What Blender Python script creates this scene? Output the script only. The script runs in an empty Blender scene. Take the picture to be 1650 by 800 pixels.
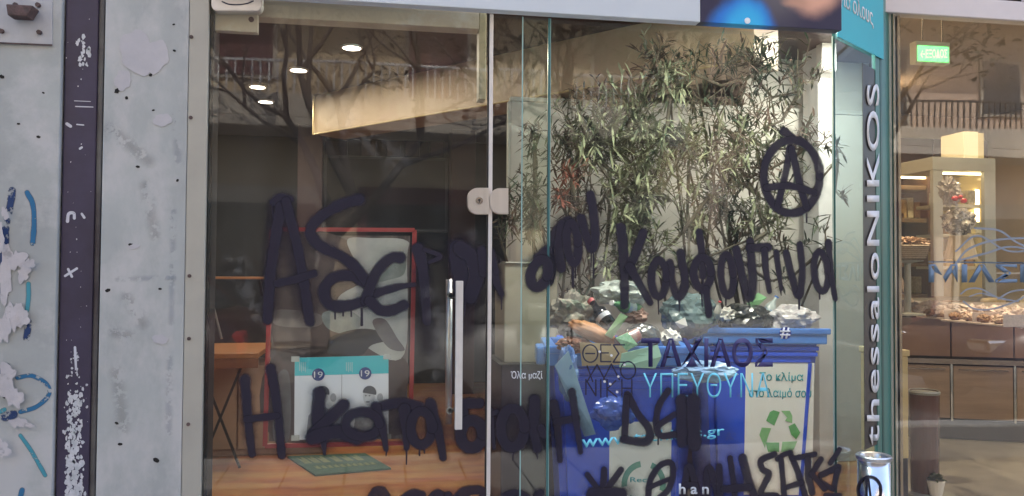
import bpy, bmesh, math, random
from mathutils import Vector, Matrix
from mathutils.noise import noise as pnoise
R = math.radians
random.seed(7)
S = bpy.context.scene
COL = S.collection

# ------------------------------------------------------------------ camera
F_PX, W_PX, H_PX = 1300.0, 1650.0, 800.0
CAM = Vector((0.0, -2.72, 1.40))
YAW, PITCH, ROLL = R(9.5), R(1.59), R(-0.35)
cam_d = bpy.data.cameras.new('camera'); cam = bpy.data.objects.new('camera', cam_d); COL.objects.link(cam)
cam_d.sensor_width = 36.0; cam_d.lens = F_PX / W_PX * 36.0
cam_d.clip_start = 0.05; cam_d.clip_end = 500
fwd = Vector((math.sin(YAW) * math.cos(PITCH), math.cos(YAW) * math.cos(PITCH), math.sin(PITCH)))
right = Vector((math.cos(YAW), -math.sin(YAW), 0)); up = right.cross(fwd)
rr = right * math.cos(ROLL) + up * math.sin(ROLL) * -1
uu = up * math.cos(ROLL) + right * math.sin(ROLL)
right, up = rr, uu
M3 = Matrix((right, up, -fwd)).transposed()
cam.matrix_world = Matrix.Translation(CAM) @ M3.to_4x4()
S.camera = cam

def ray(px, py):
    return (fwd * F_PX + right * (px - W_PX / 2) + up * (H_PX / 2 - py)).normalized()
def HY(px, py, y=0.0):            # where that sight line meets the upright plane Y = y
    d = ray(px, py); t = (y - CAM.y) / d.y; return CAM + d * t
def HZ(px, py, z):
    d = ray(px, py); t = (z - CAM.z) / d.z; return CAM + d * t
def HD(px, py, dep):
    d = ray(px, py); return CAM + d * (dep / d.dot(fwd))
def HP(px, py, p0, n):
    d = ray(px, py); t = (p0 - CAM).dot(n) / d.dot(n); return CAM + d * t

# ------------------------------------------------------------------ world, sun, exposure
w = bpy.data.worlds.new("World"); S.world = w; w.use_nodes = True
nt = w.node_tree; bg = nt.nodes['Background']
sky = nt.nodes.new('ShaderNodeTexSky'); sky.sky_type = 'NISHITA'; sky.sun_disc = False
SUN_EL, SUN_AZ = R(52), R(20)     # the sun stands behind our building; azimuth clockwise from +Y
sky.sun_elevation = SUN_EL; sky.sun_rotation = SUN_AZ
sky.air_density = 1.0; sky.dust_density = 2.5; sky.ozone_density = 1.0
nt.links.new(sky.outputs[0], bg.inputs[0]); bg.inputs[1].default_value = 0.15
sl = bpy.data.lights.new('sun', 'SUN'); sl.energy = 2.6; sl.angle = R(0.8); sl.color = (1.0, 0.95, 0.86)
so = bpy.data.objects.new('sun', sl); COL.objects.link(so)
sd = Vector((math.sin(SUN_AZ) * math.cos(SUN_EL), math.cos(SUN_AZ) * math.cos(SUN_EL), math.sin(SUN_EL)))
so.rotation_euler = sd.to_track_quat('Z', 'Y').to_euler(); so.location = (0, 8, 20)
S.view_settings.view_transform = 'Standard'; S.view_settings.look = 'None'
S.view_settings.gamma = 1.0; S.view_settings.use_curve_mapping = False
S.view_settings.exposure = 2.34
S.cycles.use_denoising = True
S.cycles.max_bounces = 12; S.cycles.transparent_max_bounces = 24
S.cycles.glossy_bounces = 5; S.cycles.diffuse_bounces = 5
S.cycles.sample_clamp_indirect = 6.0

# ------------------------------------------------------------------ materials
MATS = {}
def mat(name, c1, c2=None, scale=8.0, rough=0.6, metal=0.0, bump=0.0, c3=None, scale3=2.0, th3=(0.55, 0.62), emit=None,
        estr=0.0, stretch=(1, 1, 1), rvar=0.0, alpha=None, spec=0.5):
    if name in MATS: return MATS[name]
    m = bpy.data.materials.new(name); m.use_nodes = True; MATS[name] = m
    N, L = m.node_tree.nodes, m.node_tree.links
    b = N['Principled BSDF']; b.inputs['Roughness'].default_value = rough; b.inputs['Metallic'].default_value = metal
    b.inputs['Specular IOR Level'].default_value = spec
    tc = N.new('ShaderNodeTexCoord'); mp = N.new('ShaderNodeMapping'); mp.inputs['Scale'].default_value = stretch
    L.new(tc.outputs['Object'], mp.inputs[0])
    c2 = c2 or tuple(x * 0.8 for x in c1)
    nz = N.new('ShaderNodeTexNoise'); nz.inputs['Scale'].default_value = scale; nz.inputs['Detail'].default_value = 7
    nz.inputs['Roughness'].default_value = 0.62
    L.new(mp.outputs[0], nz.inputs['Vector'])
    rp = N.new('ShaderNodeValToRGB'); rp.color_ramp.elements[0].position = 0.33; rp.color_ramp.elements[1].position = 0.68
    rp.color_ramp.elements[0].color = (*c2, 1); rp.color_ramp.elements[1].color = (*c1, 1)
    L.new(nz.outputs[0], rp.inputs[0]); out = rp.outputs[0]
    if c3:
        n3 = N.new('ShaderNodeTexNoise'); n3.inputs['Scale'].default_value = scale3; n3.inputs['Detail'].default_value = 9
        n3.inputs['Roughness'].default_value = 0.65
        L.new(mp.outputs[0], n3.inputs['Vector'])
        r3 = N.new('ShaderNodeValToRGB'); r3.color_ramp.elements[0].position = th3[0]; r3.color_ramp.elements[1].position = th3[1]
        L.new(n3.outputs[0], r3.inputs[0])
        mx = N.new('ShaderNodeMix'); mx.data_type = 'RGBA'; mx.inputs['B'].default_value = (*c3, 1)
        L.new(out, mx.inputs['A']); L.new(r3.outputs[0], mx.inputs['Factor']); out = mx.outputs['Result']
    L.new(out, b.inputs['Base Color'])
    if rvar:
        mr = N.new('ShaderNodeMapRange'); mr.inputs['To Min'].default_value = rough - rvar; mr.inputs['To Max'].default_value = rough + rvar
        L.new(nz.outputs[0], mr.inputs[0]); L.new(mr.outputs[0], b.inputs['Roughness'])
    if bump:
        bp = N.new('ShaderNodeBump'); bp.inputs['Strength'].default_value = bump; bp.inputs['Distance'].default_value = 0.01
        L.new(nz.outputs[0], bp.inputs['Height']); L.new(bp.outputs[0], b.inputs['Normal'])
    if emit:
        b.inputs['Emission Color'].default_value = (*emit, 1); b.inputs['Emission Strength'].default_value = estr
    if alpha is not None: b.inputs['Alpha'].default_value = alpha
    return m

def glass_mat(name, tint=(0.93, 0.97, 0.95), ior=1.8, haze=0.02, edge=None):
    m = bpy.data.materials.new(name); m.use_nodes = True
    N, L = m.node_tree.nodes, m.node_tree.links; N.remove(N['Principled BSDF']); out = N['Material Output']
    tr = N.new('ShaderNodeBsdfTransparent'); tr.inputs[0].default_value = (*tint, 1)
    gl = N.new('ShaderNodeBsdfGlossy'); gl.inputs['Roughness'].default_value = 0.014
    gl.inputs[0].default_value = (1, 1, 1, 1)
    fr = N.new('ShaderNodeFresnel'); fr.inputs[0].default_value = ior
    ge = N.new('ShaderNodeNewGeometry'); inv = N.new('ShaderNodeMath'); inv.operation = 'SUBTRACT'; inv.inputs[0].default_value = 1.0
    L.new(ge.outputs['Backfacing'], inv.inputs[1])
    mu = N.new('ShaderNodeMath'); mu.operation = 'MULTIPLY'; L.new(fr.outputs[0], mu.inputs[0]); L.new(inv.outputs[0], mu.inputs[1])
    df = N.new('ShaderNodeBsdfDiffuse'); df.inputs[0].default_value = (0.75, 0.74, 0.72, 1)
    tc = N.new('ShaderNodeTexCoord'); nz = N.new('ShaderNodeTexNoise'); nz.inputs['Scale'].default_value = 2.2; nz.inputs['Detail'].default_value = 6
    mpd = N.new('ShaderNodeMapping'); mpd.inputs['Scale'].default_value = (4, 4, .9); mpd.inputs['Rotation'].default_value = (0, .35, 0); L.new(tc.outputs['Object'], mpd.inputs[0]); L.new(mpd.outputs[0], nz.inputs['Vector'])
    mr = N.new('ShaderNodeMapRange'); mr.inputs['From Min'].default_value = .3; mr.inputs['From Max'].default_value = .75
    mr.inputs['To Min'].default_value = haze * .5; mr.inputs['To Max'].default_value = haze * 1.7; L.new(nz.outputs[0], mr.inputs[0])  # pale haze mixed in to lift the blacks, streaked like wipe marks
    # slow waviness of toughened glass
    n2 = N.new('ShaderNodeTexNoise'); n2.inputs['Scale'].default_value = 1.6; n2.inputs['Detail'].default_value = 1
    L.new(tc.outputs['Object'], n2.inputs['Vector'])
    bp = N.new('ShaderNodeBump'); bp.inputs['Strength'].default_value = 0.12; bp.inputs['Distance'].default_value = 0.01
    L.new(n2.outputs[0], bp.inputs['Height']); L.new(bp.outputs[0], gl.inputs['Normal'])
    m1 = N.new('ShaderNodeMixShader'); L.new(mu.outputs[0], m1.inputs[0]); L.new(tr.outputs[0], m1.inputs[1]); L.new(gl.outputs[0], m1.inputs[2])
    m2 = N.new('ShaderNodeMixShader'); L.new(mr.outputs[0], m2.inputs[0]); L.new(m1.outputs[0], m2.inputs[1]); L.new(df.outputs[0], m2.inputs[2])
    L.new(m2.outputs[0], out.inputs[0]); return m

def paint_mat(name, col, peel=0.0, soft=0.45, cov=1.0):
    """sprayed or printed paint on a ribbon whose attribute 'rim' runs 0 (middle) to 1 (rim)"""
    m = bpy.data.materials.new(name); m.use_nodes = True
    N, L = m.node_tree.nodes, m.node_tree.links; b = N['Principled BSDF']
    b.inputs['Base Color'].default_value = (*col, 1); b.inputs['Roughness'].default_value = 0.75
    at = N.new('ShaderNodeAttribute'); at.attribute_name = 'rim'
    tc = N.new('ShaderNodeTexCoord'); nz = N.new('ShaderNodeTexNoise'); nz.inputs['Scale'].default_value = 900; nz.inputs['Detail'].default_value = 2
    L.new(tc.outputs['Object'], nz.inputs['Vector'])
    n4 = N.new('ShaderNodeTexNoise'); n4.inputs['Scale'].default_value = 40; L.new(tc.outputs['Object'], n4.inputs['Vector'])
    sm = N.new('ShaderNodeMapRange'); sm.interpolation_type = 'SMOOTHSTEP'
    sm.inputs['From Min'].default_value = 1.0; sm.inputs['From Max'].default_value = 1.0 - soft
    ad = N.new('ShaderNodeMath'); ad.operation = 'MULTIPLY_ADD'; ad.inputs[1].default_value = 0.28; ad.inputs[2].default_value = -0.14
    L.new(n4.outputs[0], ad.inputs[0]); a2 = N.new('ShaderNodeMath'); L.new(ad.outputs[0], a2.inputs[0]); L.new(at.outputs['Fac'], a2.inputs[1])
    L.new(a2.outputs[0], sm.inputs[0])
    a3 = N.new('ShaderNodeMath'); a3.operation = 'MULTIPLY_ADD'; a3.inputs[1].default_value = 0.5; a3.inputs[2].default_value = -0.25
    L.new(nz.outputs[0], a3.inputs[0]); a4 = N.new('ShaderNodeMath'); a4.use_clamp = True; L.new(sm.outputs[0], a4.inputs[0])
    a5 = N.new('ShaderNodeMath'); a5.operation = 'MULTIPLY'; a5.inputs[1].default_value = cov; L.new(a4.outputs[0], a5.inputs[0])
    # speckle only where the coat is thin
    t = N.new('ShaderNodeMath'); t.operation = 'MULTIPLY'; L.new(sm.outputs[0], t.inputs[0]); L.new(a3.outputs[0], t.inputs[1]); L.new(t.outputs[0], a4.inputs[1])
    n9 = N.new('ShaderNodeTexNoise'); n9.inputs['Scale'].default_value = 7; n9.inputs['Detail'].default_value = 3; L.new(tc.outputs['Object'], n9.inputs['Vector'])
    r9 = N.new('ShaderNodeMapRange'); r9.inputs['From Min'].default_value = .36; r9.inputs['From Max'].default_value = .56; r9.inputs['To Min'].default_value = .93
    L.new(n9.outputs[0], r9.inputs[0]); a9 = N.new('ShaderNodeMath'); a9.operation = 'MULTIPLY'; L.new(a5.outputs[0], a9.inputs[0]); L.new(r9.outputs[0], a9.inputs[1])
    last = a9.outputs[0]
    if peel:
        n5 = N.new('ShaderNodeTexNoise'); n5.inputs['Scale'].default_value = 26; n5.inputs['Detail'].default_value = 8; n5.inputs['Roughness'].default_value = .7
        L.new(tc.outputs['Object'], n5.inputs['Vector'])
        r = N.new('ShaderNodeMapRange'); r.inputs['From Min'].default_value = peel - .02; r.inputs['From Max'].default_value = peel + .02
        L.new(n5.outputs[0], r.inputs[0]); a6 = N.new('ShaderNodeMath'); a6.operation = 'MULTIPLY'
        L.new(last, a6.inputs[0]); L.new(r.outputs[0], a6.inputs[1]); last = a6.outputs[0]
    L.new(last, b.inputs['Alpha']); return m

# ------------------------------------------------------------------ mesh helpers
def thing(name, label, cat, loc=(0, 0, 0), group=None):
    o = bpy.data.objects.new(name, None); COL.objects.link(o); o.location = loc; o.empty_display_size = 0.1
    o['label'] = label; o['category'] = cat
    if group: o['group'] = group
    return o
def off(p):
    v = Vector((0, 0, 0))
    while p is not None: v += p.location; p = p.parent
    return v
def obj(name, bm, m, parent=None, smooth=False, label=None, kind=None):
    """links a bmesh given in world coordinates as ONE object"""
    me = bpy.data.meshes.new(name)
    if isinstance(bm, bmesh.types.BMesh):
        bmesh.ops.recalc_face_normals(bm, faces=bm.faces) if not getattr(obj, 'keep', False) else None
        d = off(parent)
        if parent is not None: bmesh.ops.translate(bm, verts=bm.verts, vec=-d)
        bm.to_mesh(me); bm.free()
    for x in (m if isinstance(m, (list, tuple)) else [m]): me.materials.append(x)
    if smooth:
        for p in me.polygons: p.use_smooth = True
    o = bpy.data.objects.new(name, me); COL.objects.link(o); o.parent = parent
    if label: o['label'] = label
    if kind: o['kind'] = kind
    return o
def tag(o, label, cat, group=None):
    o['label'] = label; o['category'] = cat
    if group: o['group'] = group
    return o
def struct(o): o['kind'] = 'structure'; return o
def recopy(src, parent=None, loc=None, name=None):
    c = src.copy(); COL.objects.link(c); c.parent = parent
    if loc is not None: c.location = loc
    for ch in list(src.children): recopy(ch, c)
    return c

def box(x0, x1, y0, y1, z0, z1, bev=0.0, bm=None, rot=0.0, piv=None, seg=2):
    own = bm is None; bm = bm or bmesh.new()
    r = bmesh.ops.create_cube(bm, size=1.0); vs = r['verts']
    bmesh.ops.scale(bm, vec=(abs(x1 - x0), abs(y1 - y0), abs(z1 - z0)), verts=vs)
    c = Vector(((x0 + x1) / 2, (y0 + y1) / 2, (z0 + z1) / 2)); bmesh.ops.translate(bm, vec=c, verts=vs)
    if bev:
        es = list({e for v in vs for e in v.link_edges})
        g = bmesh.ops.bevel(bm, geom=es, offset=bev, segments=seg, affect='EDGES', profile=0.6)
        vs = list({v for f in g['faces'] for v in f.verts} | {v for v in vs if v.is_valid})
    if rot:
        p = Vector(piv) if piv is not None else c
        bmesh.ops.rotate(bm, verts=vs, cent=p, matrix=Matrix.Rotation(rot, 3, 'Z'))
    return bm
def beam(a, b, wd, ht, bm=None, upv=(0, 0, 1)):
    """square bar from a to b"""
    bm = bm or bmesh.new(); a, b = Vector(a), Vector(b); d = (b - a).normalized(); u = Vector(upv)
    s = d.cross(u)
    if s.length < 1e-4: s = d.cross(Vector((1, 0, 0)))
    s.normalize(); t = s.cross(d)
    q = []
    for p in (a, b):
        q.append([bm.verts.new(p + s * wd / 2 * i + t * ht / 2 * j) for i, j in ((-1, -1), (1, -1), (1, 1), (-1, 1))])
    for k in range(4): bm.faces.new((q[0][k], q[0][(k + 1) % 4], q[1][(k + 1) % 4], q[1][k]))
    bm.faces.new(q[0][::-1]); bm.faces.new(q[1]); return bm
def tube(pts, rad, n=10, bm=None, cap=True):
    bm = bm or bmesh.new(); pts = [Vector(p) for p in pts]; rads = rad if isinstance(rad, (list, tuple)) else [rad] * len(pts)
    rings = []; ref = None
    for i, p in enumerate(pts):
        d = (pts[min(i + 1, len(pts) - 1)] - pts[max(i - 1, 0)]).normalized()
        if ref is None: ref = d.orthogonal().normalized()
        s = (ref - d * ref.dot(d)).normalized(); ref = s; t = d.cross(s)
        rings.append([bm.verts.new(p + (s * math.cos(a) + t * math.sin(a)) * rads[i]) for a in [2 * math.pi * k / n for k in range(n)]])
    for a, b in zip(rings, rings[1:]):
        for k in range(n): bm.faces.new((a[k], a[(k + 1) % n], b[(k + 1) % n], b[k]))
    if cap: bm.faces.new(rings[0][::-1]); bm.faces.new(rings[-1])
    return bm
def lathe(c, prof, n=28, bm=None, cap=True):
    bm = bm or bmesh.new(); c = Vector(c); rings = []
    for r, z in prof:
        rings.append([bm.verts.new(c + Vector((r * math.cos(2 * math.pi * k / n), r * math.sin(2 * math.pi * k / n), z))) for k in range(n)])
    for a, b in zip(rings, rings[1:]):
        for k in range(n): bm.faces.new((a[k], a[(k + 1) % n], b[(k + 1) % n], b[k]))
    if cap and prof[0][0] > 1e-4: bm.faces.new(rings[0][::-1])
    if cap and prof[-1][0] > 1e-4: bm.faces.new(rings[-1])
    bmesh.ops.remove_doubles(bm, verts=bm.verts, dist=1e-5)
    return bm
def plate(pts, th, nrm, bm=None):
    """a polygon (world points) given a thickness away from nrm"""
    bm = bm or bmesh.new(); n = Vector(nrm).normalized(); pts = [Vector(p) for p in pts]
    a = [bm.verts.new(p) for p in pts]; b = [bm.verts.new(p - n * th) for p in pts]
    bm.faces.new(a); bm.faces.new(b[::-1]); k = len(a)
    for i in range(k): bm.faces.new((a[i], b[i], b[(i + 1) % k], a[(i + 1) % k]))
    return bm
def catmull(pts, n=7):
    if len(pts) < 3:
        return [tuple(pts[0][j] + (pts[-1][j] - pts[0][j]) * i / n for j in range(2)) for i in range(n + 1)]
    P = [tuple(2 * pts[0][j] - pts[1][j] for j in range(2))] + list(pts) + [tuple(2 * pts[-1][j] - pts[-2][j] for j in range(2))]
    if pts[0] == pts[-1]: P[0] = pts[-2]; P[-1] = pts[1]
    out = []
    for i in range(1, len(P) - 2):
        for k in range(n):
            t = k / n
            out.append(tuple(0.5 * ((2 * P[i][j]) + (-P[i - 1][j] + P[i + 1][j]) * t + (2 * P[i - 1][j] - 5 * P[i][j] + 4 * P[i + 1][j] - P[i + 2][j]) * t * t
                       + (-P[i - 1][j] + 3 * P[i][j] - 3 * P[i + 1][j] + P[i + 2][j]) * t ** 3) for j in range(2)))
    out.append(tuple(pts[-1])); return out
RC = [0]
def ribbon(strokes, project, normal, bm=None, lift=0.0):
    """strokes: (points, width) drawn on a surface; project maps a drawn point to that surface. Rim attribute gives the spray its soft edge."""
    bm = bm or bmesh.new(); lay = bm.verts.layers.float.get('rim') or bm.verts.layers.float.new('rim')
    n = Vector(normal).normalized()
    for pts, wd in strokes:
        wds = wd if isinstance(wd, (list, tuple)) else (wd, wd)
        c = catmull(pts); k = len(c); RC[0] += 1; base = lift + 0.00003 * (RC[0] % 14)
        prev = None; rowsall = []
        for i, p in enumerate(c):
            q = c[min(i + 1, k - 1)]; o = c[max(i - 1, 0)]
            dx, dy = q[0] - o[0], q[1] - o[1]; l = math.hypot(dx, dy) or 1; dx /= l; dy /= l
            hw = (wds[0] + (wds[1] - wds[0]) * i / max(1, k - 1)) / 2 * 1.13 * (1 + .14 * pnoise(Vector((p[0] * .05, p[1] * .05, 3.1))))
            row = []
            for a in (-1, -.5, 0, .5, 1):
                v = bm.verts.new(project(p[0] - dy * hw * a, p[1] + dx * hw * a) + n * (base + 2e-6 * i)); v[lay] = abs(a); row.append(v)
            rowsall.append((p, dx, dy, hw, row))
            if prev:
                for j in range(4): bm.faces.new((prev[j], prev[j + 1], row[j + 1], row[j]))
            prev = row
        for end, sg in ((0, -1), (-1, 1)):
            p, dx, dy, hw, row = rowsall[end]
            fan = []
            for a in range(1, 6):
                th = math.pi * a / 6 - math.pi / 2; ca, sa = math.cos(th), math.sin(th)
                v = bm.verts.new(project(p[0] + sg * dx * hw * ca - dy * hw * sa, p[1] + sg * dy * hw * ca + dx * hw * sa) + n * base); v[lay] = 1; fan.append(v)
            ring = [row[0]] + fan + [row[4]]
            for a, b in zip(ring, ring[1:]): bm.faces.new((row[2], a, b)) if a is not row[2] else None
    return bm
def ring_pts(cx, cy, rx, ry, tilt=0.0, a0=0.0, a1=360.0, n=16):
    o = []
    for i in range(n + 1):
        a = R(a0 + (a1 - a0) * i / n); x, y = rx * math.cos(a), ry * math.sin(a); t = R(tilt)
        o.append((cx + x * math.cos(t) - y * math.sin(t), cy + x * math.sin(t) + y * math.cos(t)))
    if abs(a1 - a0) >= 359.9: o[-1] = o[0]
    return o
def text(name, s, corners, m, parent, nrm, th=0.0012, weight=0.0, label=None, lift=0.001, track=1.0):
    """lettering s laid in the quadrilateral corners = (bottom left, bottom right, top right, top left)"""
    cu = bpy.data.curves.new('lettering', 'FONT'); cu.body = s; cu.size = 1.0; cu.resolution_u = 4; cu.offset = weight; cu.space_character = track
    t = bpy.data.objects.new('lettering', cu); COL.objects.link(t)
    bpy.context.view_layer.update()
    dg = bpy.context.evaluated_depsgraph_get(); me = bpy.data.meshes.new_from_object(t.evaluated_get(dg))
    COL.objects.unlink(t); bpy.data.objects.remove(t)
    bm = bmesh.new(); bm.from_mesh(me); bpy.data.meshes.remove(me)
    if not bm.verts: bm.free(); return None
    xs = [v.co.x for v in bm.verts]; ys = [v.co.y for v in bm.verts]; x0, x1, y0, y1 = min(xs), max(xs), min(ys), max(ys)
    a, b, c, d = [Vector(q) for q in corners]; n = Vector(nrm).normalized()
    for v in bm.verts:
        u, k = (v.co.x - x0) / (x1 - x0), (v.co.y - y0) / (y1 - y0)
        v.co = (a * (1 - u) + b * u) * (1 - k) + (d * (1 - u) + c * u) * k + n * (lift + th)
    g = bmesh.ops.extrude_face_region(bm, geom=bm.faces[:])
    bmesh.ops.translate(bm, vec=-n * th, verts=[v for v in g['geom'] if isinstance(v, bmesh.types.BMVert)])
    return obj(name, bm, m, parent, label=label)
def quadpx(x0, y0, x1, y1, fn):    # corners of a drawn box on a surface
    return (fn(x0, y1), fn(x1, y1), fn(x1, y0), fn(x0, y0))

# ------------------------------------------------------------------ material palette
m_wall = mat('painted_render_grey', (.40, .42, .412), (.30, .314, .312), 3.0, .82, bump=.35, c3=(.45, .45, .45), scale3=3.2, th3=(.48, .60))
m_wall2 = mat('worn_painted_panel', (.405, .425, .42), (.315, .33, .33), 4.2, .75, bump=.22, c3=(.45, .45, .448), scale3=5.0, th3=(.47, .60), stretch=(1, 1, .55))
m_purple = mat('purple_black_paint', (.052, .040, .078), (.034, .026, .052), 6, .55, bump=.2)
m_darkgap = mat('dark_gap', (.022, .016, .018), (.012, .010, .012), 10, .8)
m_greenedge = mat('grey_green_edge', (.20, .24, .22), (.13, .16, .15), 12, .6)
m_beige = mat('beige_powder_coat', (.40, .385, .335), (.34, .325, .285), 3, .5, bump=.05, c3=(.28, .26, .22), scale3=7, th3=(.66, .72))
m_hole = mat('dark_hole', (.012, .010, .010), (.006, .006, .006), 30, .9)
m_rust = mat('rusted_bracket', (.12, .07, .065), (.05, .035, .035), 40, .7, bump=.5)
m_white_chip = mat('bare_white_chip', (.62, .62, .66), (.42, .45, .48), 60, .8)
m_chrome = mat('polished_steel', (.62, .62, .62), (.50, .50, .50), 20, .14, 1.0)
m_satin = mat('satin_steel', (.62, .62, .64), (.52, .52, .55), 30, .33, 1.0, rvar=.06, stretch=(1, 1, .05))
m_whitealu = mat('light_anodised', (.66, .64, .62), (.56, .54, .53), 14, .38, .25, rvar=.08)
m_seal = mat('white_door_seal', (.70, .66, .62), (.60, .56, .54), 8, .45)
m_black = mat('black_rubber', (.015, .014, .015), (.009, .009, .009), 40, .6)
m_fascia = mat('pale_blue_fascia', (.56, .62, .68), (.52, .58, .645), 1.4, .45)
m_gedge = mat('glass_edge_green', (.035, .12, .105), (.02, .085, .08), 6, .25)
m_gedge_pale = mat('glass_edge_pale', (.32, .40, .37), (.22, .30, .28), 6, .25)
G_door = glass_mat('door_glass', (.94, .95, .92), 1.56, .012)
G_pane = glass_mat('window_glass', (.95, .975, .94), 1.52, .010)
G_teal = glass_mat('return_glass', (.84, .955, .95), 1.5, .02)
G_shop = glass_mat('bakery_glass', (.96, .95, .91), 1.85, .012)
P_black = paint_mat('purple_black_spray', (.0115, .0082, .0225), soft=.36)
P_thin = paint_mat('thin_spray_mist', (.0095, .0065, .0165), soft=.98, cov=.6)
P_over = paint_mat('faint_overspray', (.0098, .0066, .0165), soft=.99, cov=.45)
P_line = paint_mat('vinyl_line', (.012, .014, .05), soft=.12)
P_blue = paint_mat('blue_spray', (.02, .13, .27), peel=.43, soft=.5)
P_teal = paint_mat('teal_spray', (.05, .26, .33), peel=.40, soft=.6)
P_navy = paint_mat('navy_spray', (.015, .04, .13), peel=.46, soft=.4)
P_swirl = paint_mat('grey_blue_vinyl', (.23, .27, .34), soft=.15)

# ================================================================== OUR SIDE OF THE STREET
# ground sheets
struct(obj('ground', box(-60, 60, -60, 60, -.30, -.16), mat('city_ground', (.10, .10, .095), (.07, .07, .068), 2, .9)))
struct(obj('road', box(-60, 60, -8.4, -3.55, -.155, -.12), mat('asphalt', (.055, .055, .056), (.04, .04, .042), 40, .85, bump=.4)))
m_slab = mat('pavement_slab', (.24, .23, .215), (.17, .165, .155), 9, .85, bump=.3, c3=(.12, .115, .11), scale3=3, th3=(.58, .7))
pav = struct(obj('pavement', box(-20, 20, -3.35, 0.6, -.12, -.032), mat('mortar_bed', (.10, .098, .09), None, 20, .9)))
kb = struct(obj('kerb', box(-20, 20, -3.55, -3.352, -.12, -.004, .012), mat('kerb_stone', (.30, .295, .28), (.22, .22, .21), 14, .8, bump=.3)))
slab_me = None
for i in range(-7, 9):
    for j in range(8):
        if slab_me is None:
            b = box(-.197, .197, -.197, .197, -.03, 0, .006, seg=1); slab_me = obj('paving_slab', b, m_slab, pav); s = slab_me
        else:
            s = slab_me.copy(); COL.objects.link(s)
        s.location = (i * .405, -3.13 + j * .405, random.uniform(-.0015, .0015))

# ---- left wall (plane a touch in front of the glass)
YW = -.02
def pxX(px, y=0.0): return HY(px, 436, y).x
def slab_px(xa0, xb0, xa1, xb1, y0, y1, ztop=2.75, zbot=0.0):
    """upright panel with the sides drawn at the picture's top (xa0, xb0) and foot (xa1, xb1)"""
    return box((pxX(xa0, y0) + pxX(xa1, y0)) / 2, (pxX(xb0, y0) + pxX(xb1, y0)) / 2, y0, y1, zbot, ztop, .004)
wl = thing('concrete_wall', 'pale grey peeling wall at the left edge with blue spray marks', 'wall', (-1.3, 0, 0))
obj('wall_face', box(-2.6, pxX(91, YW), YW, .34, 0, 4.6, .006), m_wall, wl)
FW = lambda x, y: HY(x, y, YW)
FN = Vector((0, -1, 0))
for pts, wd, mm in [([(20, 308), (16, 335), (10, 360), (9, 392)], 13, P_navy), ([(8, 392), (5, 420), (7, 445)], 12, P_navy),
        ([(44, 311), (53, 330), (55, 360), (53, 392)], 10, P_blue), ([(46, 458), (46, 480), (44, 500)], 9, P_teal),
        ([(46, 520), (43, 545)], 12, P_navy), ([(28, 609), (52, 606), (76, 620), (78, 638), (58, 656), (33, 664)], 8, P_blue),
        ([(33, 702), (50, 726), (73, 766)], 8, P_teal), ([(0, 600), (12, 590)], 10, P_navy), ([(8, 672), (22, 668)], 16, P_navy), ([(0, 664), (8, 660)], 8, P_teal),
        ([(36, 790), (32, 805)], 10, P_blue), ([(0, 468), (10, 478)], 9, P_navy)]:
    obj('spray_stroke', ribbon([(pts, wd)], FW, FN, lift=.001), mm, wl)
# torn paper remains, real ragged flakes
def flake(cx, cy, rx, ry, fn, nrm, m, parent, name='paper_scrap', th=.0012, lift=.0022, jag=.35, n=34, seed=0):
    rnd = random.Random(seed); pts = []
    for i in range(n):
        a = 2 * math.pi * i / n
        if i == 0: ph = [rnd.uniform(0, 6.28) for _ in range(3)]
        k = 1 + jag * (.5 * math.sin(2 * a + ph[0]) + .32 * math.sin(5 * a + ph[1]) + .18 * math.sin(9 * a + ph[2]) + .22 * (rnd.random() - .5))
        pts.append(fn(cx + rx * k * math.cos(a), cy - ry * k * math.sin(a)) + Vector(nrm) * (lift + th))
    return obj(name, plate(pts, th, nrm), m, parent)
m_paper = mat('torn_paper', (.50, .475, .49), (.40, .385, .40), 16, .9, bump=.3, c3=(.33, .32, .33), scale3=22, th3=(.56, .64))
for i, (cx, cy, rx, ry) in enumerate([(10, 440, 12, 40), (28, 420, 14, 16), (40, 440, 10, 14), (24, 510, 14, 26), (8, 530, 9, 26), (40, 510, 10, 12), (12, 612, 17, 22),
                      (26, 640, 12, 18), (32, 680, 11, 9), (50, 684, 7, 4), (4, 380, 6, 22), (12, 345, 5, 10), (8, 720, 12, 14), (52, 425, 7, 9)]):
    flake(cx, cy, rx, ry, FW, FN, m_paper, wl, seed=i, jag=.5, lift=.0022 + .0013 * i)
for i, (cx, cy, r) in enumerate([(3, 124, 4), (62, 221, 3), (11, 625, 3), (8, 640, 3), (70, 150, 2), (30, 200, 2.4)]):
    flake(cx, cy, r, r * .8, FW, FN, m_hole, wl, 'hole', th=.0006, lift=.0004, seed=40 + i)
# metal plate with bracket
pl = thing('wall_plate', 'grey metal plate bolted at the top left with a rusty angled bracket', 'metal plate', HY(40, 40, YW))
obj('plate', plate([HY(-60, -40, YW - .004), HY(84, -40, YW - .004), HY(84, 72, YW - .004), HY(-60, 66, YW - .004)][::-1], .012, FN), mat('plate_paint', (.42, .43, .46), (.33, .34, .37), 9, .5, bump=.15), pl)
bk = box(-.03, .045, -.05, 0, -.018, .016, .004); bmesh.ops.translate(bk, verts=bk.verts, vec=HY(38, 24, YW - .008))
for v in bk.verts:
    if v.co.z < HY(38, 24, YW).z: v.co.x -= .014 if v.co.x > HY(40, 24, YW).x else -.004
obj('bracket', bk, m_rust, pl)
for x, y in ((26, 9), (62, 9), (64, 53), (3, 51)):
    c = HY(x, y, YW - .006); b = tube([c + Vector((0, -.009, 0)), c + Vector((0, .004, 0))], .0075, 6); obj('bolt', b, m_rust, pl)
obj('seam', beam(HY(-60, 67, YW - .006), HY(84, 73, YW - .006), .004, .004), m_rust, pl)

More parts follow.
